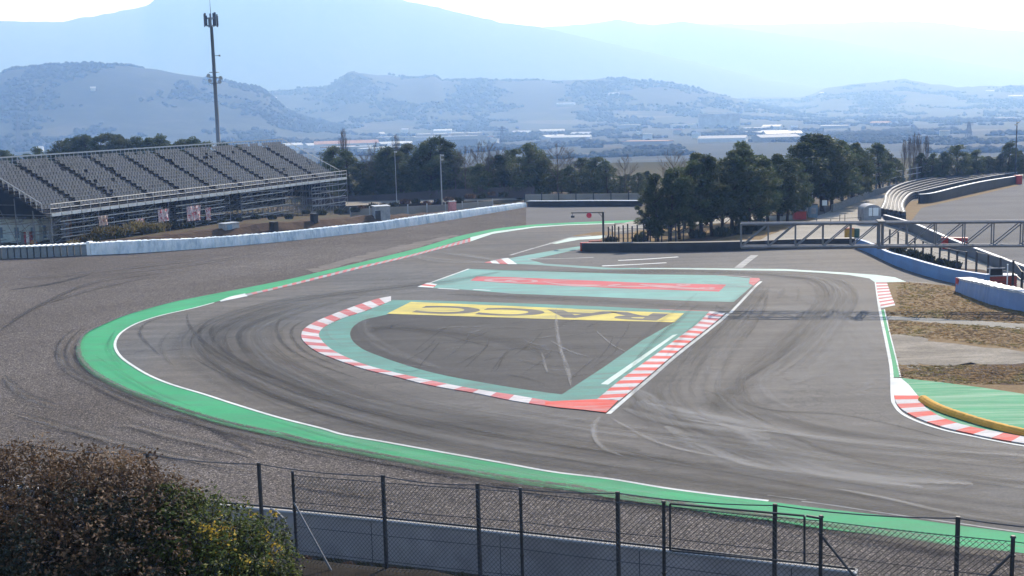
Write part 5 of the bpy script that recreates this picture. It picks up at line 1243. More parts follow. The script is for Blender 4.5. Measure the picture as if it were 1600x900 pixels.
# banner scraps on the scaffolding
banner = patchy('red_white_banner', [(0.38, (0.45, 0.05, 0.06, 1)), (0.5, (0.62, 0.58, 0.58, 1)), (0.62, (0.40, 0.05, 0.07, 1))], 1.6, (1, 1, 1.2), 0.6, 3)
peach = patchy('peach_banner', [(0.38, (0.30, 0.12, 0.09, 1)), (0.5, (0.55, 0.42, 0.36, 1)), (0.7, (0.5, 0.3, 0.24, 1))], 1.6, (1, 1, 1.2), 0.6, 3)
for i, (xa, xb, yt, yb, mt, lab) in enumerate([(154, 168, 338, 353, peach, 'peach and white banner scrap on the scaffold, leftmost of the banners'), (212, 225, 343, 352, banner, 'small low red and white banner scrap on the scaffold'), (247, 263, 328, 347, banner, 'tall red banner scrap with white edge beside a dark bay'), (292, 313, 323, 346, banner, 'widest crumpled red and white banner on the scaffold'), (321, 329, 325, 345, banner, 'narrow red and white banner strip right of the widest banner')]):
    aa = Vector((fL.x, fL.y, 0)) - n_ * 0.55; bb = Vector((fR.x, fR.y, 0)) - n_ * 0.55
    P = [on_line(x, y, aa, bb) for x, y in ((xa, yb), (xb, yb - (xb - xa) * 0.13), (xb, yt - (xb - xa) * 0.13), (xa, yt))]
    m = MB(); nx, nz = 8, 5
    def pt(i_, j_, off):
        a_ = P[0].lerp(P[1], i_ / nx); b_ = P[3].lerp(P[2], i_ / nx); q = a_.lerp(b_, j_ / nz); return q - n_ * (0.08 * math.sin(i_ * 1.9 + j_) + off)
    for i_ in range(nx):
        for j_ in range(nz):
            m.quad(pt(i_, j_, 0.03), pt(i_ + 1, j_, 0.03), pt(i_ + 1, j_ + 1, 0.03), pt(i_, j_ + 1, 0.03)); m.quad(pt(i_, j_, 0), pt(i_, j_ + 1, 0), pt(i_ + 1, j_ + 1, 0), pt(i_ + 1, j_, 0))
    tag(m.build('banner', mt), lab, 'banner', 'banner scraps on the stand scaffolding')
# earth berm between barrier and stand
def berm(pix, hts, width, mat, name):
    p = resample(GP(pix), 70); m = MB(); prev = None
    for i, q in enumerate(p):
        t = i / 69 * (len(hts) - 1); k = min(int(t), len(hts) - 2); h = hts[k] * (1 - (t - k)) + hts[k + 1] * (t - k)
        d = (p[min(i + 1, 69)] - p[max(i - 1, 0)]).normalized(); s = Vector((-d.y, d.x, 0)); s = s if s.y > 0 else -s
        row_ = [q + s * (width * x) + Vector((0, 0, h * z_ + (0.25 * noise.noise(Vector((q.x * 0.6, q.y * 0.6, x * 3))) if 0 < x < 1 else -0.1))) for x, z_ in ((0, 0), (0.15, 0.5), (0.4, 0.95), (0.6, 1), (0.85, 0.5), (1, -0.6))]
        if prev:
            for k2 in range(5): m.quad(prev[k2], row_[k2], row_[k2 + 1], prev[k2 + 1])
        prev = row_
    o = m.build(name, mat, shade=True); struct(o); return o
berm([(150, 393), (240, 389), (340, 381), (440, 372), (520, 364), (600, 354), (700, 341), (800, 325)], [0.9, 1.3, 1.7, 1.5, 1.3, 0.7, 0.5, 0.3], 5.0, M['brown_earth'], 'earth_bank')
# weeds: dry clumps
def weed_clump(b, size, label, mat, nbl=160, group='weed clumps by the white barrier', z0=None):
    m = MB()
    for k in range(nbl):
        a = random.uniform(0, 6.28); r_ = random.random() ** 0.6 * size * 0.7; c = Vector((math.cos(a) * r_, math.sin(a) * r_ * 0.7, 0))
        h = size * random.uniform(0.5, 1.1) * (1 - 0.4 * r_ / size); l = Vector((random.gauss(0, 0.35), random.gauss(0, 0.35), 1)).normalized() * h
        s = Vector((random.gauss(0, 1), random.gauss(0, 1), 0)).normalized() * 0.05
        m.quad(c - s, c + s, c + l * 0.6 + s * 1.2, c + l * 0.6 - s); m.tri(c + l * 0.6 - s * 2, c + l * 0.6 + s * 2, c + l)
    o = m.build('weed_clump', mat); o.location = (b.x, b.y, (z0 if z0 is not None else tz(b.x, b.y)) - 0.02)
    return tag(o, label, 'weeds', group)
wc = 0
for px in list(range(112, 262, 9)) + list(range(270, 560, 26)) + list(range(565, 800, 17)):
    y = 398 - (px - 112) * 0.105 if px > 112 else 398
    b = G(px, y - 12 + random.uniform(-3, 3)); b = Vector((b.x, b.y, 0))
    sz = random.uniform(1.0, 1.7) if px < 262 else random.uniform(0.5, 1.0)
    weed_clump(b, sz, f'dry weed clump, {ordn(wc)} from the left behind the white barrier', M['weed'] if px < 262 else (M['leaf_brown'] if px % 2 else M['leaf_dark']), 150, z0=0.9 if px > 150 else 0.0); wc += 1
# hut, dark boxes, kiosk, pink box
hut_ = boxthing('hut', 359, 376, 366, 26, 1.2, M['canvas'], 'small grey hut with blue shutter on the earth bank', 'hut', 0.9, None, M['pale_steel'], front(M['cab_blue'], -0.2, 0.1, 0.35, 0.75, 'shutter'))
boxthing('black_box', 429, 372, 356, 9, 0.8, M['black'], 'black box standing on the earth bank, left of the two', 'box', 0.9)
boxthing('black_box', 492, 364, 343, 7, 0.8, M['black'], 'black box standing below the stand near its right end, right of the two', 'box', 0.9)
boxthing('kiosk', 596, 352, 322, 24, 2.0, M['canvas'], 'grey kiosk with open front behind the white barrier', 'kiosk', 0.3, None, M['pale_steel'], front(M['dark_steel'], -0.3, 0.1, 0.35, 0.7, 'opening'))
boxthing('cabinet', 707, 339, 315, 11, 0.9, simple('pink_casing', (0.45, 0.20, 0.20)), 'pink cabinet behind the white barrier near the tall lamp post', 'cabinet', 0.3, None, M['canvas'])
hut_.location.z = 1.25
for q_ in C.objects:
    if q_.name.startswith('black_box'): q_.location.z = 0.7
# pale panel fence behind
def panel_fence(name, pix, h, mat, label, step=2.2, thick=0.08, posts=M['pale_steel']):
    pts = GP(pix, 4); L = length(pts); k = max(2, int(L / step)); pts = resample(pts, k + 1)
    root = thing(name, pts[0], label, 'fence' if 'wall' not in name else 'wall')
    m = MB()
    for i in range(k):
        za = tz(pts[i].x, pts[i].y); zb_ = tz(pts[i + 1].x, pts[i + 1].y)
        a, b = pts[i], pts[i + 1]; d = (b - a).normalized()
        m.beam(a + d * 0.05 + Vector((0, 0, za + h / 2)), b - d * 0.05 + Vector((0, 0, zb_ + h / 2)), thick, h)
    wpart(root, 'panels', m, mat)
    for i, p in enumerate(pts[:100]):
        m = MB(); m.box((p.x, p.y, tz(p.x, p.y) - 0.1), (0.16, 0.16, h + 0.35)); wpart(root, 'post', m, posts)
    return root
panel_fence('panel_fence', [(548, 341), (620, 337), (700, 333), (770, 327)], 1.25, M['beige_wall'], 'pale panel fence behind the grey kiosk', 2.4)
panel_fence('service_wall', [(470, 313), (600, 311), (700, 310), (820, 309), (835, 309)], 1.75, M['dusk_wall'], 'dark service wall below the back row of trees', 4.0, 0.25, M['dusk_wall'])
panel_fence('concrete_fence', [(820, 315.5), (900, 315), (1010, 314)], 1.15, M['beige_wall'], 'pale beige concrete fence behind the far black tyre wall', 2.6, 0.12, M['dark_steel'])
sheet('far_verge', [(800, 309), (1010, 308), (1010, 313), (820, 315)], 0.01, M['pale_dirt'], sm=False)
sheet('far_verge', [(540, 322), (680, 316), (820, 312), (820, 309), (540, 315)], 0.01, M['pale_dirt'], sm=False)

# lamp posts and poles
def lamp(px, fy, ty, rad, label, heads, mat=M['pale_steel'], name='lamp_post', box=True):
    b = G(px, fy); h = HT(b, px, ty); z0 = tz(b.x, b.y)
    root = thing(name, (b.x, b.y, z0), label, 'lamp post'); h -= z0
    m = MB(); m.tube([(0, 0, 0), (0, 0, h)], [rad, rad * 0.6], 10); m.build('pole', mat, root)
    m = MB(); m.tube([(0, 0, 0), (0, 0, 0.3)], [rad * 2.2, rad * 1.4], 10); m.build('foot', mat, root)
    for hz, dx in heads:
        m = MB(); m.box((dx, -0.05, h * hz - 0.16), (0.42, 0.3, 0.22)); m.beam((0, 0, h * hz), (dx, 0, h * hz), 0.06); m.build('lamp_head', M['pale_steel'], root)
    return root
lamp(691, 326, 241, 0.11, 'tall pale lamp post behind the white barrier in front of the trees', [(0.985, 0.3), (0.91, 0.2)])
lamp(1269, 333, 235, 0.09, 'tall pale camera pole rising from the blue grey cabinet beside the pines', [(0.79, 0.22), (0.79, -0.22)], name='camera_pole')
lamp(620, 318, 236, 0.07, 'thin bare pale pole in front of the back trees', [(0.99, 0.12)], name='pole')
lamp(1586, 280, 190, 0.12, 'thin dark pole with small head above the far right trees', [(0.99, 0.1), (0.95, -0.2)], M['dark_steel'], name='pole')
boxthing('cabinet', 1270, 340, 320, 12, 0.8, M['cab_blue'], 'blue grey cabinet at the foot of the tall camera pole', 'cabinet', 0.0, None, M['dark_steel'], front(M['canvas'], 0.0, 0.3, 0.6, 0.5, 'door'))
boxthing('cart', 1249, 343, 331, 18, 1.0, M['barrier_red'], 'low red cart parked under the pines beside the blue grey cabinet', 'cart', 0.0, None, M['brick_red'])
b = G(1288, 334); root = thing('sign', b, 'small white box sign on a short pole beside the pines', 'sign')
m = MB(); m.tube([(0, 0, 0), (0, 0, HT(b, 1288, 304))], 0.04, 6); m.build('pole', M['dark_steel'], root); m = MB(); m.box((0, -0.06, HT(b, 1288, 321)), (0.6, 0.08, HT(b, 1288, 313) - HT(b, 1288, 321))); m.build('panel', M['white_vinyl'], root)
boxthing('ochre_box', 1327, 371, 357.5, 12, 0.7, M['ochre'], 'ochre box behind the tyre wall seen through the gantry', 'box', 0.0, None, M['brick_red'])
b = G(1338, 371); m = MB(); m.tube([(b.x, b.y, 0), (b.x, b.y, 0.1), (b.x, b.y, 0.5), (b.x, b.y, 0.9), (b.x, b.y, 0.95)], [0.3, 0.32, 0.33, 0.32, 0.25], 14)
tag(m.build('barrel', simple('dark_green_barrel', (0.04, 0.09, 0.08))), 'dark green barrel beside the ochre box', 'barrel')
# canvas covered cart on the service road
b = G(1363, 350); h = HT(b, 1363, 320); w_ = 26 * b.length / F
root = thing('covered_cart', b, 'grey canvas covered cart with curved roof on the service road', 'cart')
m = MB(); prof = []
for k in range(13):
    a = math.pi * k / 12; x = -math.cos(a) * w_ / 2; z = h * 0.72 + math.sin(a) * h * 0.28; prof.append((x, z))
prof = [(-w_ / 2, 0.35)] + prof + [(w_ / 2, 0.35)]
for k in range(len(prof) - 1):
    (xa, za), (xb, zb2) = prof[k], prof[k + 1]; m.quad((xa, 0, za), (xb, 0, zb2), (xb, 2.4, zb2), (xa, 2.4, za))
m.v += [(x, 2.4, z) for x, z in prof]; m.f.append(tuple(range(len(m.v) - len(prof), len(m.v)))); m.m.append(0)
m.v += [(x, 0.02, z) for x, z in prof if True]; i0 = len(m.v) - len(prof); m.f.append(tuple(range(i0, i0 + len(prof)))[::-1]); m.m.append(0)
m.build('canopy', M['canvas'], root)
m = MB(); m.box((0.12, -0.01, h * 0.42), (w_ * 0.55, 0.03, h * 0.42)); m.build('window', M['white_vinyl'], root)
m = MB(); m.box((0, -0.03, h * 0.40), (0.05, 0.03, h * 0.48)); m.box((0, 1.2, 0.25), (w_ * 0.9, 2.2, 0.1)); m.build('frame', M['dark_steel'], root)
for sx in (-1, 1):
    for yy in (0.5, 1.9):
        m = MB(); m.tube([(sx * w_ * 0.42 - 0.06, yy, 0.27), (sx * w_ * 0.42 + 0.06, yy, 0.27)], 0.27, 14); m.build('wheel', M['tyre'], root)
# handrail near the cart
pts = [G(1276, 352), G(1298, 352), G(1312, 351), G(1320, 351), G(1345, 350)]
root = thing('handrail', pts[0], 'thin dark handrail in front of the service road, left of the covered cart', 'railing')
for i, p in enumerate(pts):
    m = MB(); m.beam(p, p + Vector((0, 0, 1.15 if i in (2, 3) else 0.75)), 0.06); wpart(root, 'post', m, M['dark_steel'])
m = MB()
for i in range(4): m.beam(pts[i] + Vector((0, 0, 0.74)), pts[i + 1] + Vector((0, 0, 0.74)), 0.04)
wpart(root, 'rail', m, M['dark_steel'])
# marshal post equipment on the right
b = G(1562, 449); h = HT(b, 1562, 430)
root = thing('marshal_cabin', b, 'low rust red marshal cabin behind the pale blue barrier', 'cabin')
m = MB(); m.box((0.1, 0.5, 0), (2.3, 1.0, h * 0.92)); m.build('body', M['brick_red'], root)
for k in range(4):
    m = MB(); m.box((0.1, -0.02, h * (0.15 + 0.2 * k)), (2.34, 0.05, 0.05)); m.build('slat', M['barrier_red'], root)
m = MB(); m.box((0.1, 0.5, h * 0.92), (2.4, 1.1, 0.06)); m.build('roof', M['tyre_cap'], root)
b2 = G(1553, 447.5); root = thing('marshal_board', b2 + Vector((0, -0.35, 0)), 'black square light panel above the rust red cabin', 'signal panel')
hb_, ht_ = HT(b2, 1553, 433), HT(b2, 1553, 419)
m = MB(); m.box((0, 0, hb_), (0.85, 0.12, ht_ - hb_)); m.build('panel', M['black'], root)
m = MB(); m.box((0, 0.03, ht_ + 0.003), (1.3, 0.08, 0.07)); m.box((-0.47, 0.03, hb_), (0.06, 0.08, ht_ - hb_)); m.box((0.47, 0.03, hb_), (0.06, 0.08, ht_ - hb_)); m.build('frame', M['canvas'], root)
for sx in (-0.3, 0.3):
    m = MB(); m.box((sx, 0.03, 0), (0.06, 0.06, hb_)); m.build('leg', M['dark_steel'], root)
b3 = G(1568, 451); root = thing('white_pole', b3 + Vector((0, -0.6, 0)), 'slim white pole in front of the rust red cabin', 'pole')
m = MB(); m.tube([(0, 0, 0), (0, 0, HT(b3, 1568, 412))], 0.045, 8); m.build('pole_shaft', M['white_vinyl'], root)
m = MB(); m.tube([(0, 0, HT(b3, 1568, 412)), (0, 0, HT(b3, 1568, 412) + 0.05)], [0.07, 0.05], 8); m.build('finial', M['white_vinyl'], root)
# start light arm with red signal disc
b = G(943, 383); h = HT(b, 943, 331); ext = 50 * b.length / F
root = thing('gallows_signal', b, 'dark gallows post with a red disc hanging from its arm', 'signal')
m = MB(); m.tube([(0, 0, 0), (0, 0, h)], 0.11, 8); m.build('post', M['dark_steel'], root)
m = MB(); m.tube([(0, 0, h - 0.06), (-ext, 0, h - 0.02)], 0.055, 8); m.beam((-0.5, 0, h - 0.06), (0, 0, h - 0.6), 0.05); m.build('arm', M['dark_steel'], root)
m = MB(); m.tube([(-ext * 0.44, -0.12, h - 0.32), (-ext * 0.44, 0.02, h - 0.32)], 0.27, 18); m.beam((-ext * 0.44, 0, h), (-ext * 0.44, 0, h - 0.3), 0.03); m.build('disc', M['signal_red'], root)
m = MB(); m.box((-ext * 0.95, 0, h - 0.5), (0.35, 0.5, 0.22)); m.tube([(-ext * 0.95, -0.35, h - 0.4), (-ext * 0.95, -0.2, h - 0.4)], 0.09, 8); m.beam((-ext * 0.95, 0, h - 0.02), (-ext * 0.95, 0, h - 0.3), 0.05); m.build('camera_unit', M['tyre'], root)
# dark post row on the island
root = thing('post_row', G(960, 379), 'row of dark wooden posts with wires left of the island pines', 'fence')
tp_ = []
for i, x in enumerate([951, 957, 961, 967, 974, 981, 988, 996, 1006, 1016, 1024, 1034, 1045, 1056, 1068]):
    b = G(x, 381 - i * 0.2); m = MB(); hh = 1.75 + 0.12 * (i % 3); m.tube([(b.x, b.y, 0), (b.x, b.y, hh)], 0.075, 7); wpart(root, 'post', m, M['dark_steel']); tp_.append(Vector((b.x, b.y, hh)))
for z_ in (0.5, 1.0, 1.5):
    m = MB()
    for i in range(len(tp_) - 1): m.beam(Vector((tp_[i].x, tp_[i].y, z_)), Vector((tp_[i + 1].x, tp_[i + 1].y, z_)), 0.035)
    wpart(root, 'wire', m, M['wire'])
boxthing('pallet_stack', 930, 383, 375.5, 20, 0.8, M['brick_red'], 'low reddish stack behind the red end of the black tyre wall', 'stack', 0.0)

# bushes on the island verge
for i, (x, y, s_) in enumerate([(955, 380, 0.9), (1000, 377, 1.0), (1090, 372, 1.1), (1128, 369, 1.3), (1160, 366, 1.5), (1180, 360, 1.6), (1400, 396, 0.9), (1425, 403, 1.0), (1448, 409, 0.9), (1470, 415, 0.8), (1490, 419, 0.8)]):
    b = G(x, y); weed_clump(Vector((b.x, b.y, 0)), s_, f'dark scrubby bush, {ordn(i)} from the left of those behind the track barriers', M['leaf_dark'], 320, 'scrub behind the track barriers', 0.0)

# ------------------------------------------------------------------ phone mast
mb_ = PY(342, 232, 232); zg = tz(mb_.x, mb_.y)
def mz(y): return PY(337, y, 232).z
root = thing('phone_mast', (mb_.x, mb_.y, zg), 'tall grey phone mast with antenna panels behind the grandstand', 'mast')
H = mz(42) - zg
m = MB(); m.tube([(0, 0, 0), (0, 0, H * 0.5), (0, 0, H)], [0.46, 0.37, 0.29], 16); m.build('pole', simple('mast_steel', (0.20, 0.215, 0.24), 0.6, 0.4, 0.3, var=0.1, scale=0.5), root, True)
m = MB(); m.tube([(0, 0, H), (0, 0, mz(20) - zg), (0, 0, mz(-2) - zg)], [0.12, 0.06, 0.03], 6); m.build('whip', M['galv'], root)
for k in range(9):
    a = k * 0.698; r_ = 1.25; x, y = math.cos(a) * r_, math.sin(a) * r_; z_ = mz(42 if k % 2 else 40) - zg
    m = MB(); m.box((x, y, z_), (0.34, 0.18, 2.4 if k % 3 else 1.8), a + math.pi / 2); m.build('antenna_panel', M['galv'] if k % 2 else M['tyre'], root)
m = MB()
for zz_ in (mz(40) - zg, mz(28) - zg):
    m.tube([(math.cos(k * 0.524) * 1.1, math.sin(k * 0.524) * 1.1, zz_) for k in range(13)], 0.05, 5, 0, False)
    for k in range(6): m.beam((0, 0, zz_ - 0.3), (math.cos(k * 1.047) * 1.1, math.sin(k * 1.047) * 1.1, zz_), 0.06)
m.build('antenna_frame', M['galv'], root)
m = MB()
for y in (113, 121, 130):
    zz_ = mz(y) - zg; m.tube([(math.cos(k * 0.524) * 0.95, math.sin(k * 0.524) * 0.95, zz_) for k in range(13)], 0.05, 5, 0, False)
    for k in range(6): m.beam((0, 0, zz_), (math.cos(k * 1.047) * 0.95, math.sin(k * 1.047) * 0.95, zz_), 0.05)
m.build('service_platform', M['galv'], root)
for k, (dx, y) in enumerate([(-1.1, 118), (1.15, 122), (0.95, 128), (-0.9, 126)]):
    m = MB(); zz_ = mz(y) - zg; m.tube([(dx, -0.1, zz_), (dx, 0.25, zz_)], [0.38, 0.2], 12); m.build('dish', M['pale_steel'], root)
m = MB(); zz_ = mz(87) - zg; m.beam((0, 0, zz_), (1.2, 0, zz_), 0.1); m.box((1.2, 0, zz_ - 0.15), (0.3, 0.3, 0.3)); m.build('side_arm', M['galv'], root)

# ------------------------------------------------------------------ valley town
def building(px, D, base_off, wm, dm, hm, wallm, roofm, label, name='industrial_building', gable=0.0, group='industrial buildings down in the hazy valley', rz=None):
    d = ray(px, 200); be = math.atan2(d.x, d.y); x, y = math.sin(be) * D, math.cos(be) * D; z = tz(x, y)
    root = thing(name, (x, y, z), label, 'building', group, (random.uniform(-0.5, 0.5) if rz is None else rz) - be)
    m = MB(); m.box((0, 0, -1), (wm, dm, hm + 1)); m.build('wall', wallm, root)
    m = MB()
    if gable:
        a = [(-wm / 2 - .5, -dm / 2 - .5, hm + .02), (wm / 2 + .5, -dm / 2 - .5, hm + .02), (wm / 2 + .5, dm / 2 + .5, hm + .02), (-wm / 2 - .5, dm / 2 + .5, hm + .02)]
        r1, r2 = (-wm / 2 - .5, 0, hm + gable), (wm / 2 + .5, 0, hm + gable)
        m.quad(a[0], a[1], r2, r1); m.quad(a[2], a[3], r1, r2); m.tri(a[0], r1, a[3]); m.tri(a[1], a[2], r2); m.quad(a[3], a[2], a[1], a[0])
    else: m.box((0, 0, hm + 0.02), (wm + 0.8, dm + 0.8, 0.8))
    m.build('roof', roofm, root); return root
rb = random.Random(21)
def Dy(px, y): # distance where the valley floor appears at this row
    d = ray(px, y); t = (-36 - CAMZ) / d.z; return math.hypot(d.x, d.y) * t
fac = building(700, 1500, 0, 84, 60, 15, M['factory_grey'], M['factory_roof'], 'largest white roofed factory hall in the hazy valley', 'factory', 0, None, 0.12)
m = MB(); m.box((38, -30.2, 0), (12, 1.2, 16.5)); m.build('entrance_tower', M['factory_white'], fac)
for k in range(4):
    m = MB(); m.box((-30 + k * 21, 6, 15.9), (17, 30, 3.2)); m.build('roof_light', M['factory_roof'], fac)
m = MB(); m.box((-8, -30.3, 11.5), (96, 0.6, 3.6)); m.build('white_band', M['factory_white'], fac)
building(1123, 2450, 0, 80, 30, 27, M['pale_block'], M['pale_block'], 'tall pale grey slab block rising from the hazy valley', 'tower_block', 0, None, 0.1)
building(540, 1650, 0, 85, 26, 8, M['factory_white'], M['tile'], 'long low factory with pinkish tiled roof left of the largest factory', 'factory', 4, None, 0.05)
specs = []
for i in range(64):
    px = rb.choice([rb.uniform(330, 640), rb.uniform(760, 1240), rb.uniform(1000, 1600), rb.uniform(20, 330)]) if i % 6 else rb.uniform(100, 1600)
    D_ = rb.uniform(1150, 2700); d_ = ray(px, 200); b_ = math.atan2(d_.x, d_.y)
    while tz(math.sin(b_) * D_, math.cos(b_) * D_) > -31: D_ = rb.uniform(1000, 2300)
    specs.append((px, D_))
specs.sort()
for i, (px, D) in enumerate(specs):
    big = rb.random() < 0.55
    w_, d_, h_ = (rb.uniform(22, 60), rb.uniform(16, 30), rb.uniform(4, 7)) if big else (rb.uniform(7, 14), rb.uniform(7, 12), rb.uniform(4, 9))
    building(px, D, 0, w_, d_, h_, M['factory_white'] if rb.random() < 0.6 else M['factory_grey'], (M['factory_roof'] if D > 1750 or px < 800 else M['factory_grey']) if rb.random() < 0.8 else M['tile'],
             f'{"long low hall" if big else "small pale block"} in the hazy valley, {ordn(i)} building from the left' if i < 88 else '', 'industrial_building' if big else 'town_building', 0 if rb.random() < 0.5 else 3)
for i, (px, D, wm) in enumerate([(428, 3000, 22), (446, 3050, 14), (60, 1900, 8), (885, 3300, 50), (960, 3500, 30), (1283, 5000, 16), (1585, 4600, 46), (1545, 4900, 30), (1340, 5200, 18), (150, 2500, 9)]):
    building(px, D, 0, wm, 10, 4.5, M['factory_white'], M['factory_roof'], f'isolated pale building on the far hillside, {ordn(i)} as listed by distance' if False else ['white hall high on the left hill saddle', 'smaller white hall on the left hill saddle', 'white farmhouse at the foot of the far left hill', 'long pale building on the central hill', 'second pale building on the central hill', 'white house below the notch in the hills', 'long white building on the right hill', 'shorter white building on the right hill', 'small pale house on the right hill crest', 'small pale farmhouse on the left hill'][i], 'farm_building', 3, 'pale buildings scattered on the hills')
# far-off woods and scrub: too many crowns to count
rw = random.Random(77); m = MB()
def blob(c, r, h):
    k = 5; a0 = rw.uniform(0, 6.28); base = len(m.v)
    for z_, q in ((0.0, 0.5), (0.45, 1.0), (0.8, 0.65)):
        for j in range(k): a = a0 + 6.283 * j / k; rr_ = r * q * rw.uniform(0.7, 1.2); m.v.append((c[0] + math.cos(a) * rr_, c[1] + math.sin(a) * rr_, c[2] + h * z_ * rw.uniform(0.9, 1.1)))
    m.v.append((c[0], c[1], c[2] + h))
    for l in range(2):
        for j in range(k): m.f.append((base + l * k + j, base + l * k + (j + 1) % k, base + (l + 1) * k + (j + 1) % k, base + (l + 1) * k + j)); m.m.append(0)
    for j in range(k): m.f.append((base + 2 * k + j, base + 2 * k + (j + 1) % k, base + 3 * k)); m.m.append(0)
cnt = 0
for _ in range(90000):
    be = R(rw.uniform(-26, 26)); D = rw.uniform(0.0, 1.0); D = 1050 + 4150 * D ** 1.1
    x, y = math.sin(be) * D, math.cos(be) * D
    dens = noise.noise(Vector((x / 170, y / 260, 5))) + 0.5 * noise.noise(Vector((x / 45, y / 60, 2)))
    z = tz(x, y); hill = z > -20
    if dens < (0.06 if hill else 0.16): continue
    r_ = rw.uniform(3, 6.5) * (1 if D > 1500 else 0.7); blob((x, y, z - 0.5), r_, r_ * rw.uniform(0.9, 1.4)); cnt += 1
    if cnt > 26000: break
o = m.build('woodland', M['wood_far']); o['kind'] = 'stuff'; o['label'] = 'dark scattered woods over the hazy hills and valley'; o['category'] = 'woods'
def pylon(px, ty, D, label):
    d = ray(px, 200); be = math.atan2(d.x, d.y); x, y = math.sin(be) * D, math.cos(be) * D; z = tz(x, y); h = HT(Vector((x, y, 0)), px, ty) - z
    root = thing('pylon', (x, y, z), label, 'pylon'); m = MB()
    for sx, sy in ((-1, -1), (1, -1), (1, 1), (-1, 1)): m.beam((sx * 3, sy * 3, 0), (sx * 0.6, sy * 0.6, h), 0.7)
    for k in range(6):
        q0, q1 = k / 6, (k + 1) / 6; a0, a1 = 3 - 2.4 * q0, 3 - 2.4 * q1
        m.beam((-a0, -a0, h * q0), (a1, -a1, h * q1), 0.4); m.beam((a0, -a0, h * q0), (-a1, -a1, h * q1), 0.4)
    m.build('lattice', M['tyre'], root)
    for q in (0.78, 0.9):
        m = MB(); m.beam((-5, 0, h * q), (5, 0, h * q), 0.6); m.build('cross_arm', M['tyre'], root)
pylon(1514, 190, 1500, 'lattice pylon in the haze beyond the far right trees'); pylon(28, 180, 2000, 'lattice pylon in the haze at far left')
pylon(784, 197, 1500, 'lattice pylon in the haze right of the largest factory')
pylon(968, 146, 4050, 'tall lattice pylon standing on the central hill')

# ------------------------------------------------------------------ foreground hedge
def shrub(blobs, count, leafsize, mats, weights, label, name, seed, stems=True):
    rr = random.Random(seed); lv = [MB() for _ in mats]; cs = [(PY(x, y, Y), r_) for x, y, Y, r_ in blobs]
    root = thing(name, Vector((cs[0][0].x, cs[0][0].y, cs[0][0].z - 3.2)), label, 'shrub')
    tot = sum(r_ ** 2 for _, r_ in cs)
    for ci, (c, r_) in enumerate(cs):
        k = int(count * r_ ** 2 / tot)
        for _ in range(k):
            v = Vector((rr.gauss(0, 1), rr.gauss(0, 1), rr.gauss(0, 1))).normalized()
            bumpy = 1 + 0.42 * noise.noise(v * 2.6 + Vector((ci * 7, 0, 0))) + 0.26 * noise.noise(v * 7 + Vector((ci, 3, 0)))
            rad = r_ * bumpy * (1 - abs(rr.gauss(0, 0.13)))
            p = c + v * rad
            a = Vector((rr.gauss(0, 1), rr.gauss(0, 1), rr.gauss(0, 0.7))).normalized(); b = a.cross(v + Vector((rr.gauss(0, .6), rr.gauss(0, .6), rr.gauss(0, .6)))).normalized()
            s = leafsize * rr.uniform(0.5, 1.3)
            nn = noise.noise(p * 1.3) + 0.25 * rr.gauss(0, 1)
            mi = weights(p, nn, v, rr)
            m = lv[mi]; q = p + a * s; cv = a.cross(b) * s * 0.25
            m.v += [tuple(p - a * s), tuple(p - b * s * 0.5 + cv), tuple(q), tuple(p + b * s * 0.5 + cv)]; i0 = len(m.v) - 4
            m.f += [(i0, i0 + 1, i0 + 2), (i0, i0 + 2, i0 + 3)]; m.m += [0, 0]
    for m, mt, nm in zip(lv, mats, ('foliage', 'dry_foliage', 'yellow_foliage')):
        if m.f: wpart(root, nm, m, mt)
    m = MB()
    for c, r_ in cs[:7]:
        st = Vector((c.x * 0.5 + cs[0][0].x * 0.5, c.y * 0.5 + cs[0][0].y * 0.5, cs[0][0].z - 3.3))
        m.tube([st, (st + c) / 2, c], [0.05, 0.035, 0.02], 6)
        for _ in range(9):
            d = Vector((rr.gauss(0, 1), rr.gauss(0, 1), abs(rr.gauss(0, 1)))).normalized() * r_ * rr.uniform(0.8, 1.12)
            m.tube([c, c + d * 0.6 + Vector((0, 0, 0.05)), c + d], [0.014, 0.008, 0.004], 4, 0, False)
    wpart(root, 'stem', m, M['bark'])
    return root
HB = 17.0
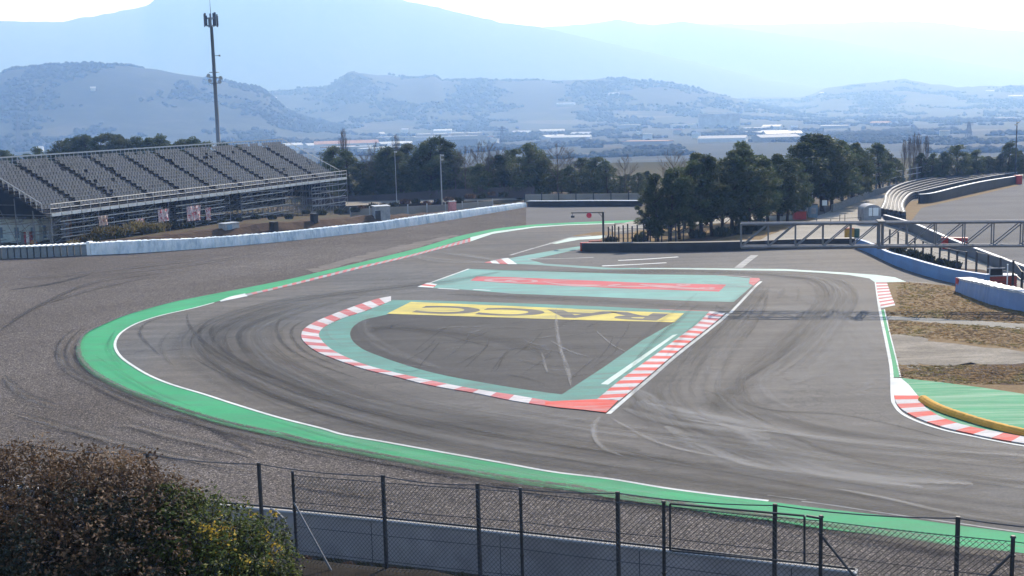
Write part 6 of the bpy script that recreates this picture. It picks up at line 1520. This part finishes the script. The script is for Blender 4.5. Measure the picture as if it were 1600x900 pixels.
brown = [(60, 800, HB, 0.95), (-60, 800, HB, 0.95), (150, 800, HB - 0.1, 0.92), (215, 815, HB, 0.85), (100, 880, HB - 0.6, 1.1), (0, 900, HB - 0.6, 1.1), (210, 910, HB - 0.5, 1.0), (30, 760, HB + 0.4, 0.62), (200, 775, HB + 0.2, 0.62), (120, 765, HB + .3, .55), (100, 990, HB - 0.8, 1.2), (-30, 990, HB - .8, 1.2), (230, 1000, HB - .6, 1.0)]
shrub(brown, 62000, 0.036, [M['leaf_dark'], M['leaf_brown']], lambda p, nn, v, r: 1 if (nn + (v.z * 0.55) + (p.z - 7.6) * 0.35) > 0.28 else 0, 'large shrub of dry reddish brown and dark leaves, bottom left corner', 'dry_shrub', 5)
grn = [(330, 860, HB + 0.1, 0.78), (395, 875, HB + 0.2, 0.66), (270, 850, HB + 0.1, 0.75), (340, 940, HB - 0.3, 0.85), (420, 935, HB, 0.55), (260, 800, HB + 0.2, 0.45), (385, 960, HB - 0.3, 0.7), (330, 1020, HB - .5, .9), (415, 1010, HB - .3, .7)]
shrub(grn, 46000, 0.036, [M['leaf_green'], M['leaf_dark'], M['leaf_yellow']], lambda p, nn, v, r: 2 if (noise.noise(p * 2.9) > 0.34 and r.random() < 0.5 and p.x > -4.9) else (1 if r.random() < 0.35 else 0), 'green leafy shrub with yellow flecks beside the bent pipe', 'green_shrub', 6)
# arching dry twigs above the shrub
for (x0_, y0_), (xm, ym), (x1_, y1_) in [((190, 735), (212, 700), (232, 712)), ((318, 770), (330, 745), (338, 738)), ((60, 712), (52, 700), (46, 698)), ((200, 745), (222, 712), (240, 740))]:
    pass
# weeds on the bank below the wall
k = 0
for px in range(480, 1100, 22):
    y = 897 + random.uniform(-4, 8); p = on_fence(px, y, -0.35); t_ = tpar(p)
    z = bank_z(0.3, t_)
    weed_clump(Vector((p.x, p.y, 0)), random.uniform(0.06, 0.15), f'low dry weed tuft, {ordn(k)} from the left along the fence foot', M['leaf_dark'] if k % 3 else M['leaf_brown'], 60, 'weed tufts along the near fence foot', z); k += 1
